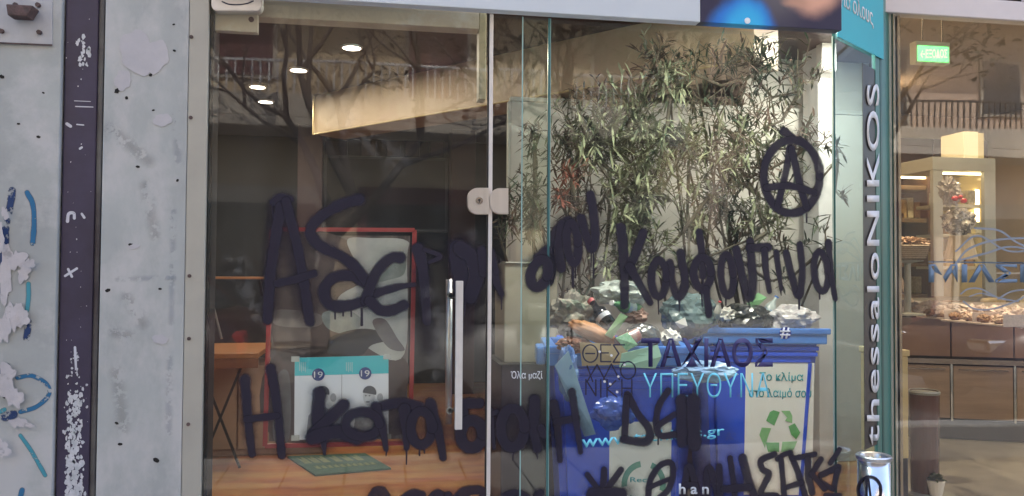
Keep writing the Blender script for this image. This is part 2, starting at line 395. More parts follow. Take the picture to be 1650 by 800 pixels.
# purple channel
pc = thing('purple_post', 'narrow purple black painted post between the two grey walls', 'post', (pxX(128, .02), .02, 0))
obj('channel_back', slab_px(94, 164, 80, 158, .045, .30, 4.5), m_darkgap, pc)
m_pp = mat('purple_paint_chipped', (.045, .036, .078), (.030, .023, .046), 5, .5, bump=.25)
obj('painted_face', slab_px(106, 153, 88, 147, -.004, .044, 4.5), m_pp, pc)
obj('side_strip', slab_px(97.5, 104, 84, 88, .006, .044, 4.5), mat('brown_strip', (.06, .045, .04), (.03, .022, .02), 20, .6), pc)
obj('side_strip', slab_px(155, 164, 147, 156, .004, .044, 4.5), mat('green_grey_strip', (.16, .165, .165), (.06, .05, .06), 5, .6), pc)
FPst = lambda x, y: HY(x, y, -.004)
rnd = random.Random(5)
def chips(n, cx, cy, sx, sy, rmin, rmax, parent, name, fn, m, nrm=FN):
    bm = bmesh.new()
    for i in range(n):
        x, y = cx + rnd.gauss(0, 1) * sx, cy + rnd.uniform(-1, 1) * sy
        if not 100 < x < 147: continue
        r = rnd.uniform(rmin, rmax); k = rnd.randint(5, 8)
        pts = [fn(x + r * rnd.uniform(.5, 1.3) * math.cos(2 * math.pi * j / k), y - r * rnd.uniform(.7, 1.9) * math.sin(2 * math.pi * j / k)) + Vector(nrm) * (.0008 + .00004 * (i % 12)) for j in range(k)]
        bm.faces.new([bm.verts.new(p) for p in pts])
    return obj(name, bm, m, parent, kind='stuff')
chips(26, 136, 82, 6, 24, 1.0, 4.0, pc, 'chipped_patch', FPst, m_white_chip)
chips(60, 120, 640, 9, 75, .6, 2.4, pc, 'chipped_patch', FPst, m_white_chip)
chips(250, 118, 730, 8, 95, .8, 3.6, pc, 'chipped_patch', FPst, m_white_chip)
chips(120, 119, 790, 7, 50, 1.5, 4.5, pc, 'chipped_patch', FPst, m_white_chip)
chips(34, 124, 400, 12, 380, .3, 1.1, pc, 'chipped_patch', FPst, m_white_chip)
P_wh = paint_mat('white_scrape', (.55, .56, .62), peel=.40, soft=.2)
for pts, wd in [([(109, 357), (111, 345), (119, 344), (120, 352)], 5), ([(132, 345), (136, 351)], 4), ([(105, 445), (124, 433)], 4), ([(110, 434), (116, 446)], 4),
                ([(122, 172), (150, 173)], 1.6), ([(120, 163), (146, 164)], 1), ([(108, 200), (114, 204)], 5), ([(124, 201), (135, 202)], 2), ([(129, 240), (132, 238)], 3.5), ([(121, 560), (123, 600)], 4)]:
    obj('scrape', ribbon([(pts, wd)], FPst, FN, lift=.001), P_wh, pc)

# grey pillar
gp = thing('grey_pillar', 'broad pale grey blue pillar beside the glass door, pocked with small holes', 'pillar', (pxX(230, YW), 0, 0))
obj('pillar_face', box((pxX(164, YW) + pxX(158, YW)) / 2, (pxX(303, YW) + pxX(292, YW)) / 2, YW, .40, 0, 4.6, .005), m_wall2, gp)
for i, (x, y, r) in enumerate([(189, 147, 5), (222, 269, 3), (174, 468, 4), (258, 466, 2.6), (286, 291, 2.6), (281, 82, 2.4), (211, 395, 4), (230, 107, 5), (243, 121, 3), (247, 178, 2.2),
                    (194, 716, 3.4), (252, 742, 5), (280, 40, 2), (188, 682, 3), (204, 158, 3)]):
    flake(x, y, r, r * .8, FW, FN, m_hole, gp, 'hole', th=.0006, lift=.0005, seed=70 + i, jag=.4, n=10)
m_patch = mat('filler_patch', (.46, .45, .47), (.41, .40, .425), 12, .85, bump=.3)
for i, (x, y, rx, ry) in enumerate([(258, 547, 12, 8), (262, 194, 14, 11), (222, 85, 30, 34), (198, 130, 12, 18), (250, 92, 22, 26), (216, 398, 9, 4)]):
    flake(x, y, rx, ry, FW, FN, m_patch, gp, 'filler_patch', th=.0009, lift=.0012 - i * .0001, seed=99 + i, jag=.22, n=30)
m_stain = paint_mat('blue_grey_stain', (.18, .22, .28), peel=.5, soft=1.0, cov=.22)
m_stain2 = paint_mat('ochre_stain', (.24, .235, .21), peel=.48, soft=1.0, cov=.25)
for pts, wd, mm in [([(284, 180), (287, 260)], 18, m_stain), ([(280, 340), (276, 520)], 14, m_stain), ([(274, 560), (272, 700)], 16, m_stain), ([(185, 535), (212, 545)], 26, m_stain2),
                    ([(190, 450), (280, 448)], 12, m_stain), ([(205, 480), (230, 520)], 30, m_stain2), ([(180, 210), (240, 260)], 30, m_stain2), ([(188, 600), (200, 690)], 30, m_stain2),
                    ([(235, 300), (250, 380)], 28, m_stain2)]:
    obj('stain', ribbon([(pts, wd)], FW, FN, lift=.0024), mm, gp)

# ---- beige door frame post
fp = thing('door_frame', 'beige metal upright frame between grey pillar and glass door', 'door frame', (pxX(318), 0, 0))
xa, xb = (pxX(302.5, YW) + pxX(292.5, YW)) / 2 + .001, (pxX(334) + pxX(328.5)) / 2
obj('frame_post', box(xa, xb, -.018, .10, 0, 2.70, .003), m_beige, fp)
obj('inner_stop', box(xb, xb + .012, .012, .10, 0, 2.70), m_darkgap, fp)
for y in (190, 445, 546, 684, 60):
    c = HY(309 - y * .008, y, -.018); obj('screw', tube([c + Vector((0, -.003, 0)), c + Vector((0, .004, 0))], .006, 10), m_rust, fp)

# ---- fascia above the glass
ztop = 2.277
zf = lambda px, py, y=0.0: HY(px, py, y).z
fs = thing('shop_fascia', 'plain pale blue sign panel above the glass front', 'shop sign', (.4, 0, 2.3))
XB = HY(1121, 40).x; XC = HY(1345, 55).x; ZF = (zf(700, 18) + zf(1120, 41)) / 2
obj('panel', box(HY(346, 5).x, XB - .001, -.045, .0, ZF, 3.6, .003), m_fascia, fs)
obj('panel_extension', box(-.60, HY(345, 5).x, -.03, .08, ZF + .45, 3.6, .003), m_beige, fs)
bn = thing('printed_banner', 'dark navy printed banner with cyan glow and peach shape at the top', 'banner', ((XB + XC) / 2, 0, 2.3))
obj('banner_sheet', box(XB, XC, -.046, .0, ZF, 3.6, .002), mat('navy_print', (.022, .022, .085), (.03, .028, .07), 2.5, .4, c3=(.10, .09, .11), scale3=1.8, th3=(.5, .62)), bn)
def print_mat():
    m = bpy.data.materials.new('banner_picture'); m.use_nodes = True; N, L = m.node_tree.nodes, m.node_tree.links; b = N['Principled BSDF']; b.inputs['Roughness'].default_value = .4
    tc = N.new('ShaderNodeTexCoord'); nz = N.new('ShaderNodeTexNoise'); nz.inputs['Scale'].default_value = 6; nz.inputs['Detail'].default_value = 4; L.new(tc.outputs['Object'], nz.inputs['Vector'])
    ws = N.new('ShaderNodeVectorMath'); ws.operation = 'MULTIPLY_ADD'; ws.inputs[1].default_value = (.07, .07, .07); L.new(nz.outputs['Color'], ws.inputs[0]); L.new(tc.outputs['Object'], ws.inputs[2])
    last = None
    def spot(px, py, r0, r1, col, prev, sc=(1, 1, 1)):
        c = HY(px, py, -.046) - bn.location + Vector((.035, .035, .035))
        su = N.new('ShaderNodeVectorMath'); su.operation = 'SUBTRACT'; su.inputs[1].default_value = c; L.new(ws.outputs[0], su.inputs[0])
        ml = N.new('ShaderNodeVectorMath'); ml.operation = 'MULTIPLY'; ml.inputs[1].default_value = sc; L.new(su.outputs[0], ml.inputs[0])
        ln = N.new('ShaderNodeVectorMath'); ln.operation = 'LENGTH'; L.new(ml.outputs[0], ln.inputs[0])
        mr = N.new('ShaderNodeMapRange'); mr.interpolation_type = 'SMOOTHSTEP'; mr.inputs['From Min'].default_value = r1; mr.inputs['From Max'].default_value = r0; L.new(ln.outputs['Value'], mr.inputs[0])
        mx = N.new('ShaderNodeMix'); mx.data_type = 'RGBA'; mx.inputs['B'].default_value = (*col, 1); L.new(mr.outputs[0], mx.inputs['Factor'])
        if prev is None: mx.inputs['A'].default_value = (.014, .015, .055, 1)
        else: L.new(prev, mx.inputs['A'])
        return mx.outputs['Result']
    o = spot(1250, -5, .02, .16, (.09, .085, .11), None)
    o = spot(1196, 62, .115, .165, (.005, .17, .62), o)
    o = spot(1202, 50, .05, .12, (.02, .42, .80), o)
    o = spot(1312, -12, .05, .14, (.66, .36, .26), o, (1, 1, 1.2))
    o = spot(1285, 4, .01, .05, (.50, .28, .20), o, (.6, 1, 1.6))
    L.new(o, b.inputs['Base Color']); return m
bn.children[0].data.materials[0] = print_mat()
BNf = lambda x, y: HY(x, y, -.0465)
obj('printed_dot', tube([BNf(1204, 34) + FN * .003, BNf(1204, 34)], .011, 14), mat('white_print', (.8, .82, .85), (.7, .75, .8), 5, .4), bn)
bpy.data.materials['white_print']
mat('bright_blue_print', (.01, .20, .70), (.01, .12, .5), 6, .4)

# ================================================================== GLASS FRONT
def pane(x0, x1, y0, y1, z0, z1, mg, parent, left_edge=None, right_edge=None, name='pane'):
    bm = box(x0, x1, y0, y1, z0, z1)
    bmesh.ops.recalc_face_normals(bm, faces=bm.faces)
    for f in bm.faces:
        if abs(f.normal.x) > .9: f.material_index = 1
    return obj(name, bm, [mg, left_edge or m_gedge], parent)
XD0, XD1 = xb + .004, HY(783.5, 436).x
door = thing('glass_door', 'frameless glass door with steel pull handles and purple black spray writing', 'glass door', ((XD0 + XD1) / 2, 0, 0))
pane(XD0, XD1, 0, .010, .06, ZF - .004, G_door, door, m_black)
obj('edge_seal', box(XD1 + .0055, XD1 + .0185, -.004, .012, .06, ZF - .002, .002), m_seal, door)
obj('edge_dark_strip', box(XD1 + .0005, XD1 + .0050, -.001, .011, .06, ZF - .002), m_black, door)  # thin black strip beside the seal
obj('bottom_rail', box(XD0, XD1, -.008, .02, .02, .12, .004), m_satin, door)
# top pivot fitting
def rounded(x0, y0, x1, y1, r, fn, th, nrm, lift=0.0, n=6, corners='all'):
    pts = []
    for (cx, cy, a0) in ((x1 - r, y0 + r, 0), (x0 + r, y0 + r, 90), (x0 + r, y1 - r, 180), (x1 - r, y1 - r, 270)):
        use = corners == 'all' or (corners == 'left' and cx < (x0 + x1) / 2) or (corners == 'right' and cx > (x0 + x1) / 2)
        if use:
            for k in range(n + 1): a = R(a0 + 90 * k / n); pts.append((cx + r * math.cos(a), cy - r * math.sin(a)))
        else:
            pts.append((cx + r * math.copysign(1, math.cos(R(a0 + 45))), cy - r * math.copysign(1, math.sin(R(a0 + 45)))))
    return plate([fn(*p) + Vector(nrm) * lift for p in pts], th, nrm)
def bevplate(bm, o=.002):
    es = [e for e in bm.edges if len(e.link_faces) == 2 and e.calc_face_angle(0) > .8]
    bmesh.ops.recalc_face_normals(bm, faces=bm.faces)
    fr = [f for f in bm.faces if len(f.verts) > 6 and f.normal.y < -.5]
    if fr: bmesh.ops.bevel(bm, geom=list(fr[0].edges), offset=o, segments=2, affect='EDGES')
    return bm
FG = lambda x, y: HY(x, y, 0)
pf = obj('pivot_fitting', bevplate(rounded(342, -22, 423, 20, 10, FG, .045, FN, .016)), m_whitealu, door, label='pale rounded pivot fitting at the top corner')
obj('wire_clip', ribbon([([(358, 3), (368, 7), (382, 8), (398, 6), (408, 2)], 2)], lambda x, y: HY(x, y, -.0165), FN), P_line, pf)
# lock
lk = obj('lock_case', bevplate(rounded(753, 303.5, 787.5, 346, 16, FG, .030, FN, .014, corners='left'), .0035), m_satin, door)
c = HY(772, 324, -.016)
obj('cylinder', tube([c + Vector((0, -.006, 0)), c + Vector((0, .004, 0))], .0125, 20), m_chrome, lk)
obj('keyhole', box(c.x - .0015, c.x + .0015, c.y - .0072, c.y - .005, c.z - .007, c.z + .005), m_black, lk)
obj('keyhole', tube([c + Vector((0, -.0074, .002)), c + Vector((0, -.005, .002))], .0042, 10), m_black, lk)
# handles: one bar outside, one inside
for yy, xx0, xx1, yt, yb, nm, mm in ((-.055, 732.5, 746, 453, 692, 'flat pale bar outside the door', m_whitealu), (.062, 716.5, 730, 450.5, 684, 'round steel bar inside the door', m_satin)):
    a, b = HY(xx0, yb, yy), HY(xx1, yt, yy); cx = (a.x + b.x) / 2
    if yy < 0: hb = obj('handle', box(a.x, b.x, yy - .012, yy + .006, a.z, b.z, .0022), mm, door, label=nm)
    else: hb = obj('handle', tube([(cx, yy, a.z), (cx, yy, b.z)], (b.x - a.x) / 2.1, 16), mm, door, smooth=True, label=nm)
    for zz in (a.z + .055, b.z - .055):
        obj('standoff', tube([(cx, yy, zz), (cx, 0 if yy < 0 else .010, zz)], .007, 12), m_chrome, hb)
        obj('standoff_collar', tube([(cx, (-.006 if yy < 0 else .010), zz), (cx, (0 if yy < 0 else .016), zz)], .012, 14), m_chrome, hb)

# fixed pane A and the big pane B overlapping behind it
XA0, XA1 = XD1 + .0195, HY(881.5, 436).x
pa = thing('narrow_window', 'narrow fixed glass pane between the door and the big shop window', 'window', ((XA0 + XA1) / 2, 0, 0))
pane(XA0, XA1, 0, .010, .03, ZF - .004, G_pane, pa, m_gedge)
obj('edge_strip', box(XA1 + .0004, XA1 + .0074, -.001, .0115, .03, ZF - .004), mat('teal_glass_edge', (.035, .15, .16), (.03, .11, .12), 4, .25), pa)
obj('edge_highlight', box(XA1 + .0078, XA1 + .0104, .002, .0115, .03, ZF - .004), mat('pale_teal_edge', (.30, .48, .48), (.2, .36, .36), 3, .25), pa)
obj('overlap_line', box(HY(839, 436).x, HY(841, 436).x, -.0008, -.0002, .03, ZF - .004), mat('pale_teal_edge', None), pa)
lk2 = obj('strike_plate', bevplate(rounded(788.5, 304, 818.5, 345.5, 16, FG, .026, FN, .013, corners='right'), .0035), m_satin, pa)
YB = .0125
XB0, XB1 = HY(840, 436, YB).x, HY(1344, 436, YB).x
pb = thing('shop_window', 'large glass shop window with campaign lettering and sprayed graffiti', 'window', ((XB0 + XB1) / 2, 0, 0))
pane(XB0, XB1, YB, YB + .010, .03, ZF - .004, G_pane, pb, m_gedge_pale)
# angled return pane
PC0 = Vector((HY(1347, 436, .012).x, .012, 0)); PC1 = Vector((HY(1429, 436, .345).x, .345, 0))
cd = (PC1 - PC0).normalized(); cn = Vector((cd.y, -cd.x, 0)); FC = lambda x, y: HP(x, y, PC0, cn)
CNe = cn
pr = thing('corner_window', 'narrow angled glass return at the corner with vertical white lettering', 'window', (PC0 + PC1) / 2)
ang = math.atan2(cd.y, cd.x); Lc = (PC1 - PC0).length
bm = box(0, Lc, 0, .010, .03, ZF + .02); bmesh.ops.recalc_face_normals(bm, faces=bm.faces)
for f in bm.faces:
    if abs(f.normal.x) > .9: f.material_index = 1
bmesh.ops.rotate(bm, verts=bm.verts, cent=(0, 0, 0), matrix=Matrix.Rotation(ang, 3, 'Z')); bmesh.ops.translate(bm, verts=bm.verts, vec=PC0)
obj('pane', bm, [G_teal, m_gedge], pr)
xe0, xe1 = HP(1411, 436, PC0, cn), HP(1436, 436, PC0, cn)
em = mat('teal_edge_trim', (.075, .20, .17), (.05, .15, .135), 3, .3)
def along(a, b, lift, th, z0, z1, bev=0.0):
    q = [a + cn * lift, b + cn * lift]; return plate([Vector((q[0].x, q[0].y, z0)), Vector((q[1].x, q[1].y, z0)), Vector((q[1].x, q[1].y, z1)), Vector((q[0].x, q[0].y, z1))], th, cn)
obj('edge_trim', along(xe0, xe1, .004, .014, .03, ZF + .75), em, pr)
x2 = HP(1418, 436, PC0, cn); x3 = HP(1421, 436, PC0, cn)
obj('edge_trim', along(x2, x3, .0055, .003, .03, ZF + .75), mat('teal_edge_dark', (.02, .09, .085), None, 5, .3), pr)
s0, s1 = HP(1391, 436, PC0, cn), HP(1412.5, 436, PC0, cn)
zt_, zb_ = FC(1400, 108).z, FC(1400, 722).z
obj('dark_film', along(s0, s1, .0018, .0012, zb_, zt_), mat('dark_brown_film', (.048, .040, .040), (.035, .03, .032), 4, .35), pr)
# vertical lettering, reading upwards
def vtext():
    a, b = FC(1414, 717), FC(1414, 136); c, d = FC(1394, 136), FC(1394, 717)
    text('lettering', 'thessaloNIKOS', (a, b, c, d), mat('white_vinyl', (.72, .72, .74), (.66, .66, .69), 5, .5), pr, cn, weight=.012, lift=.0062, track=1.08)
vtext()
cb = thing('cyan_banner', 'cyan banner with white Greek words on the angled corner at the top', 'banner', (PC0 + PC1) / 2 + Vector((0, 0, 2.3)))
u0, u1 = HP(1345.5, 60, PC0, cn), HP(1419, 97, PC0, cn)
obj('banner_sheet', plate([u0 + cn * .012, u1 + cn * .012, u1 + cn * .012 + Vector((0, 0, .9)), u0 + cn * .012 + Vector((0, 0, .9))], .004, cn), mat('cyan_banner_print', (.025, .42, .50), (.02, .36, .44), 1.5, .45), cb)
FCb = lambda x, y: HP(x, y, PC0 + cn * .012, cn)
text('lettering', 'για όλους', (FCb(1351, 14), FCb(1407, 49), FCb(1405, 14), FCb(1353, -22)), MATS['white_vinyl'], cb, cn, weight=.004)

# ---- graffiti
FA = lambda x, y: HY(x, y, 0.0)
FB = lambda x, y: HY(x, y, YB)
def graffiti(parent, name, strokes, fn, m=P_black, nrm=FN, lift=.0006):
    if m is P_black:
        rd = random.Random(int(strokes[0][0][0][0] * 7 + strokes[0][0][0][1])); big = [(pts, wd if not isinstance(wd, tuple) else wd[1]) for pts, wd in strokes if (wd if not isinstance(wd, tuple) else wd[0]) > 9]
        for pts, wd in big[:2]:
            x, y = max(pts, key=lambda q: q[1])
            if rd.random() < .3 and y < 780: strokes = strokes + [([(x + rd.uniform(-2, 2), y + wd * .3), (x, y + wd * .5 + rd.uniform(5, 24))], (3.2, 2.0))]
    o = obj(name, ribbon(strokes, fn, nrm, lift=lift), m, parent)
    if m is P_black:
        wide = [(pts, tuple(v * 1.75 + 4 for v in (wd if isinstance(wd, tuple) else (wd, wd)))) for pts, wd in strokes if (wd if not isinstance(wd, tuple) else wd[0]) > 7]
        if wide: obj('overspray', ribbon(wide, fn, nrm, lift=max(lift - .0005, .0001)), P_over, o)
    return o
rg = ring_pts
D = [  # on the door
 [([(440, 326), (452, 318), (467, 322)], 15), ([(452, 334), (444, 385), (436, 440), (431, 515)], 20), ([(461, 325), (476, 385), (489, 450), (499, 518)], 19), ([(447, 457), (478, 450), (506, 441)], 14)],
 [([(579, 322), (548, 331), (515, 351), (500, 374), (515, 396), (545, 411), (570, 428), (594, 458)], 20),
  ([(592, 458), (566, 445), (538, 448), (522, 467), (530, 490), (556, 494), (586, 486)], 20), ([(540, 500), (540, 514)], 3), ([(553, 500), (553, 509)], 3), ([(583, 498), (583, 524)], 4.5), ([(566, 498), (566, 510)], 3)],
 [([(645, 415), (628, 417), (606, 440), (594, 470), (590, 485)], 20), ([(602, 474), (636, 464), (668, 459)], (18, 8)), ([(596, 486), (612, 500), (632, 500), (651, 492)], 20)],
 [([(673, 401), (682, 440), (688, 518)], (24, 16)), ([(684, 403), (710, 413), (692, 423)], 8)],
 [([(737, 400), (740, 430), (748, 475)], 32), ([(742, 400), (760, 415), (768, 445), (758, 478)], 28), ([(776, 404), (780, 440)], 18)],
 [([(395, 612), (399, 670), (406, 732)], (19, 13)), ([(436, 594), (446, 650), (454, 734)], (20, 14)), ([(397, 676), (422, 673), (447, 670)], 13)],
 [([(514, 634), (513, 680), (520, 706)], 23), ([(520, 700), (523, 732)], (16, 5)), ([(554, 652), (530, 676), (505, 700)], 22), ([(504, 706), (540, 696), (575, 705)], 26)],
 [(rg(584, 684, 27, 20), 17), ([(606, 656), (616, 690), (622, 724)], (20, 9))],
 [([(606, 658), (640, 650), (676, 655)], 19), ([(652, 660), (655, 722)], (22, 10)), ([(572, 706), (600, 702)], 20)],
 [(rg(679, 690, 17, 27), 19), ([(693, 650), (705, 690), (714, 738)], (20, 13)), ([(676, 718), (676, 734)], 3), ([(684, 718), (684, 730)], 3)],
 [(rg(760, 700, 18, 22, 0, 0, 360), 22), ([(746, 672), (748, 652), (772, 650)], 20)],
 [([(600, 800), (606, 792), (616, 792), (622, 802)], 17)], [([(646, 806), (664, 795), (680, 797)], 14)], [([(694, 804), (704, 795), (716, 800)], 14)],
 [([(734, 806), (748, 793), (772, 790), (782, 800)], 18), ([(722, 798), (723, 806)], 14)]]
for st in D: graffiti(door, 'spray_letter', st, FA)
graffiti(door, 'spray_mist', [([(742, 400), (750, 470), (748, 530)], 66), ([(395, 640), (402, 700)], 34), ([(676, 440), (690, 560)], 44), ([(650, 690), (770, 700)], 80), ([(440, 340), (436, 500)], 40), ([(452, 340), (492, 500)], 44)], FA, P_thin, lift=.0002)
A = [[([(797, 440), (800, 456), (808, 474)], (16, 10)), ([(792, 404), (800, 440)], 10)],
 [(rg(869, 441, 13, 23, 18), 19), ([(880, 405), (868, 416)], 20)],
 [([(791, 662), (793, 690), (796, 722)], (12, 6)), ([(791, 668), (800, 664)], 10)], [(rg(826, 690, 19, 31), 20)],
 [([(862, 645), (860, 690), (866, 724)], (22, 16)), ([(872, 690), (876, 700)], 16)], [([(812, 800), (830, 794), (848, 800)], 12)], [([(866, 798), (872, 794)], 12)]]
for st in A: graffiti(pa, 'spray_letter', st, FA)
graffiti(pa, 'spray_mist', [([(800, 660), (870, 700)], 90), ([(800, 420), (806, 480)], 26)], FA, P_thin, lift=.0002)
B = [
 [([(888, 398), (890, 430), (884, 455)], 16), ([(886, 402), (897, 374), (914, 357)], 19), ([(905, 362), (900, 400), (904, 432)], 18)],
 [(rg(922, 392, 9, 32, -4), 16), ([(922, 424), (923, 462)], 4.5), ([(927, 430), (927, 448)], 2.6)],
 [([(936, 352), (943, 375), (952, 401), (959, 388), (956, 345), (951, 314)], 16), ([(956, 404), (956, 447)], 3)],
 [([(1000, 367), (1005, 420), (1006, 492)], (19, 15)), ([(1036, 375), (1023, 410), (1012, 434)], 16), ([(1014, 430), (1031, 460), (1047, 488)], (17, 12))],
 [(rg(1061, 449, 12, 29), 14)],
 [([(1079, 424), (1083, 458), (1094, 479), (1103, 455), (1096, 408)], 15), ([(1094, 482), (1094, 490)], 3)],
 [(rg(1131, 440, 14, 25), 15), ([(1126, 374), (1131, 415), (1132, 445)], 13), ([(1137, 466), (1142, 508)], 13)],
 [(rg(1171, 444, 10, 33, -3), 13), ([(1169, 480), (1169, 492)], 3)],
 [([(1186, 402), (1195, 442), (1207, 482), (1212, 455), (1208, 390)], 15)],
 [([(1207, 400), (1236, 399)], 16), ([(1231, 404), (1234, 440), (1239, 470)], (14, 9))],
 [([(1250, 407), (1254, 438), (1258, 466)], (12, 7))],
 [([(1266, 408), (1275, 445), (1286, 478), (1292, 440), (1288, 394)], (13, 12)), ([(1287, 480), (1287, 498)], 3.5)],
 [(rg(1322, 438, 11, 32, -5), 12), ([(1320, 474), (1320, 482)], 3), ([(1334, 391), (1338, 440), (1345, 482)], (12, 9))],
 [([(892, 652), (898, 690), (902, 742)], (18, 9)), ([(896, 680), (928, 674)], 14), ([(921, 632), (928, 680), (935, 728)], (15, 9))],
 [([(1010, 636), (1028, 668), (1046, 693), (1040, 712), (1004, 708)], 14), ([(1009, 640), (1006, 706)], 12)],
 [([(1076, 630), (1061, 654), (1057, 684), (1064, 702), (1087, 700)], 12), ([(1060, 686), (1086, 668)], 10), ([(1060, 706), (1060, 716)], 3)],
 [([(1098, 645), (1100, 712)], 22), ([(1116, 645), (1118, 716)], 24)],
 [([(1044, 802), (1047, 775), (1062, 751), (1080, 746), (1084, 762), (1077, 788), (1062, 802)], 11), ([(1044, 786), (1078, 772)], 9)],
 [([(946, 765), (957, 780), (970, 796)], 10), ([(973, 757), (971, 795)], 12), ([(1000, 757), (985, 778), (972, 796)], 11), ([(955, 796), (1000, 796)], 24)],
 [([(1100, 800), (1110, 750), (1124, 802)], 12), ([(1104, 782), (1120, 782)], 12)], [([(1136, 804), (1142, 752), (1158, 800), (1158, 752)], 12)],
 [([(1176, 738), (1180, 768), (1184, 800)], 10), ([(1196, 738), (1204, 770), (1216, 802)], (16, 14)), ([(1166, 788), (1206, 785)], 14)],
 [([(1247, 732), (1226, 742), (1228, 756), (1238, 764), (1231, 780), (1226, 797), (1250, 799)], 12)],
 [([(1252, 740), (1262, 733), (1273, 729)], 10), ([(1258, 740), (1263, 802)], 10), ([(1272, 730), (1284, 758), (1298, 802)], 11), ([(1264, 786), (1290, 778)], 10)],
 [([(1276, 739), (1312, 732)], 10), ([(1301, 740), (1302, 765), (1308, 794)], 12), ([(1322, 740), (1307, 764)], 10), ([(1307, 763), (1328, 788)], 10)],
 [([(1352, 724), (1345, 735), (1337, 746)], 9), ([(1322, 766), (1338, 758), (1350, 752)], 11), ([(1349, 758), (1342, 788)], 10), ([(1322, 776), (1340, 788)], 9), ([(1330, 798), (1352, 798)], 9)],
]
for st in B: graffiti(pb, 'spray_letter', st, FB, lift=.003)
graffiti(pb, 'spray_mist', [([(1108, 640), (1110, 740)], 58), ([(1110, 750), (1160, 790)], 74), ([(896, 660), (930, 700)], 60), ([(1190, 770), (1210, 790)], 40), ([(980, 790), (1010, 795)], 50)], FB, P_thin, lift=.0002)
graffiti(pb, 'circled_letter', [(rg(1275, 285, 45, 59), 15), ([(1262, 212), (1276, 222)], 14), ([(1272, 238), (1264, 285), (1252, 333)], 12), ([(1275, 240), (1286, 290), (1299, 335)], 13), ([(1234, 303), (1272, 300), (1312, 311)], 13), ([(1299, 345), (1299, 358)], 3)], FB, lift=.003)

# ---- scuffs, tape and finger smears on the outside of the glass
P_smear = paint_mat('greasy_smear', (.50, .50, .48), peel=.5, soft=1.0, cov=.10)
for par, fn, items in ((door, FA, [([(690, 470), (705, 520), (700, 600)], 40), ([(760, 380), (768, 420)], 30), ([(560, 200), (640, 260)], 60), ([(380, 420), (420, 520)], 50)]), (pb, FB, [([(930, 480), (1000, 560)], 60), ([(1200, 420), (1300, 500)], 50), ([(1080, 200), (1150, 320)], 70)])):
    for it in items: obj('smear', ribbon([it], fn, FN, lift=.0003), P_smear, par)
# ---- vinyl lettering on the window
m_vd = mat('dark_purple_vinyl', (.028, .022, .12), (.022, .018, .10), 6, .5)
m_vc = mat('cyan_vinyl', (.17, .62, .80), (.15, .56, .74), 6, .5)
m_vw = mat('white_window_vinyl', (.70, .72, .76), (.64, .66, .70), 6, .5)
text('campaign_name', 'ΤΑΧΙΑΟΣ', quadpx(1033, 545, 1245, 592, FB), m_vd, pb, FN, weight=.022)
text('campaign_word', 'ΥΠΕΥΘΥΝΑ', quadpx(1036, 601, 1240, 641, FB), m_vc, pb, FN, weight=-.012)
text('web_address', 'www.tachiaos.gr', (FB(937, 728), FB(1167, 706), FB(1167, 686), FB(937, 702)), m_vc, pb, FN, weight=.01)
text('small_lettering', 'Όλα μαζί', quadpx(823, 598, 874, 613, FA), m_vw, pa, FN, weight=.006)
text('small_lettering', 'h a n', quadpx(1093, 779, 1141, 796, FB), m_vw, pb, FN, weight=.02, lift=.005)
c = FB(1265, 537)
bd = obj('round_badge', tube([c + FN * .0035, c + FN * .0], .0225, 26), mat('navy_badge', (.02, .035, .22), (.02, .03, .19), 6, .5), pb)
text('badge_mark', '#', quadpx(1256.5, 528, 1273, 546, lambda x, y: HY(x, y, YB - .0035)), m_vw, bd, FN, weight=.02)
# the city name drawn in thin dark lines with white dots
logo = [[rg(951, 570, 12, 14)], [[(944, 570), (958, 570)]], [[(984, 556), (968, 556), (968, 583), (984, 583)], [(968, 569), (980, 569)]],
        [[(1006, 556), (988, 556), (997, 570), (988, 584), (1006, 584)]], [[(955, 615), (946, 590)], [(946, 615), (962, 588), (976, 615)]],
        [[(972, 612), (985, 587), (998, 612)]], [rg(1012, 597, 12, 14)], [[(944, 636), (944, 612), (960, 638), (960, 612)]],
        [[(968, 612), (968, 640)]], [[(978, 612), (978, 640)], [(992, 614), (978, 627), (994, 640)]], [[(1002, 612), (1002, 640)], [(1018, 612), (1018, 640)], [(1002, 626), (1018, 626)]]]
for k, g in enumerate(logo):
    bm = bmesh.new(); bm.verts.layers.float.new('rim')
    for pts in g:
        if len(pts) > 8: ribbon([(pts, 2.2)], FB, FN, bm, lift=.0006)
        else:
            for a, b in zip(pts, pts[1:]): ribbon([([a, b], 2.2)], FB, FN, bm, lift=.0006)
    obj('line_letter', bm, P_line, pb)
for x, y in ((966, 567), (985, 573), (1006, 588), (996, 607), (974, 615), (983, 619), (994, 632)):
    c = FB(x, y); obj('white_dot', tube([c + FN * .004, c], .0042, 10), m_vw, pb)

# ================================================================== CAMPAIGN SHOP INTERIOR
ZC = 2.95
PLAN = [(-3.45, .02), (2.07, .02), (2.13, .37), (2.13 + .6569 * 6.8, .37 + 6.8), (-3.45, 7.17)]
def planplate(z0_, z1_): return plate([(x, y, z1_) for x, y in PLAN], z1_ - z0_, (0, 0, 1))
struct(obj('shop_floor', planplate(-.02, .045), mat('warm_wood_floor', (.48, .17, .065), (.27, .085, .04), 3, .30, c3=(.48, .26, .09), scale3=1.6, th3=(.42, .62), rvar=.06, stretch=(1, 3, 1))))
m_dark = mat('dark_wall_paint', (.022, .020, .022), (.016, .015, .017), 2, .6)
m_marooon = mat('dark_maroon_paint', (.060, .026, .028), (.045, .02, .024), 3, .6)
m_ceil = mat('dark_maroon_ceiling', (.052, .030, .030), (.042, .025, .026), 2, .55)
struct(obj('ceiling', planplate(ZC, ZC + .2), m_ceil))
struct(obj('back_wall', box(-3.45, 6.4, 7.0, 7.2, -.01, ZC - .002), m_dark))
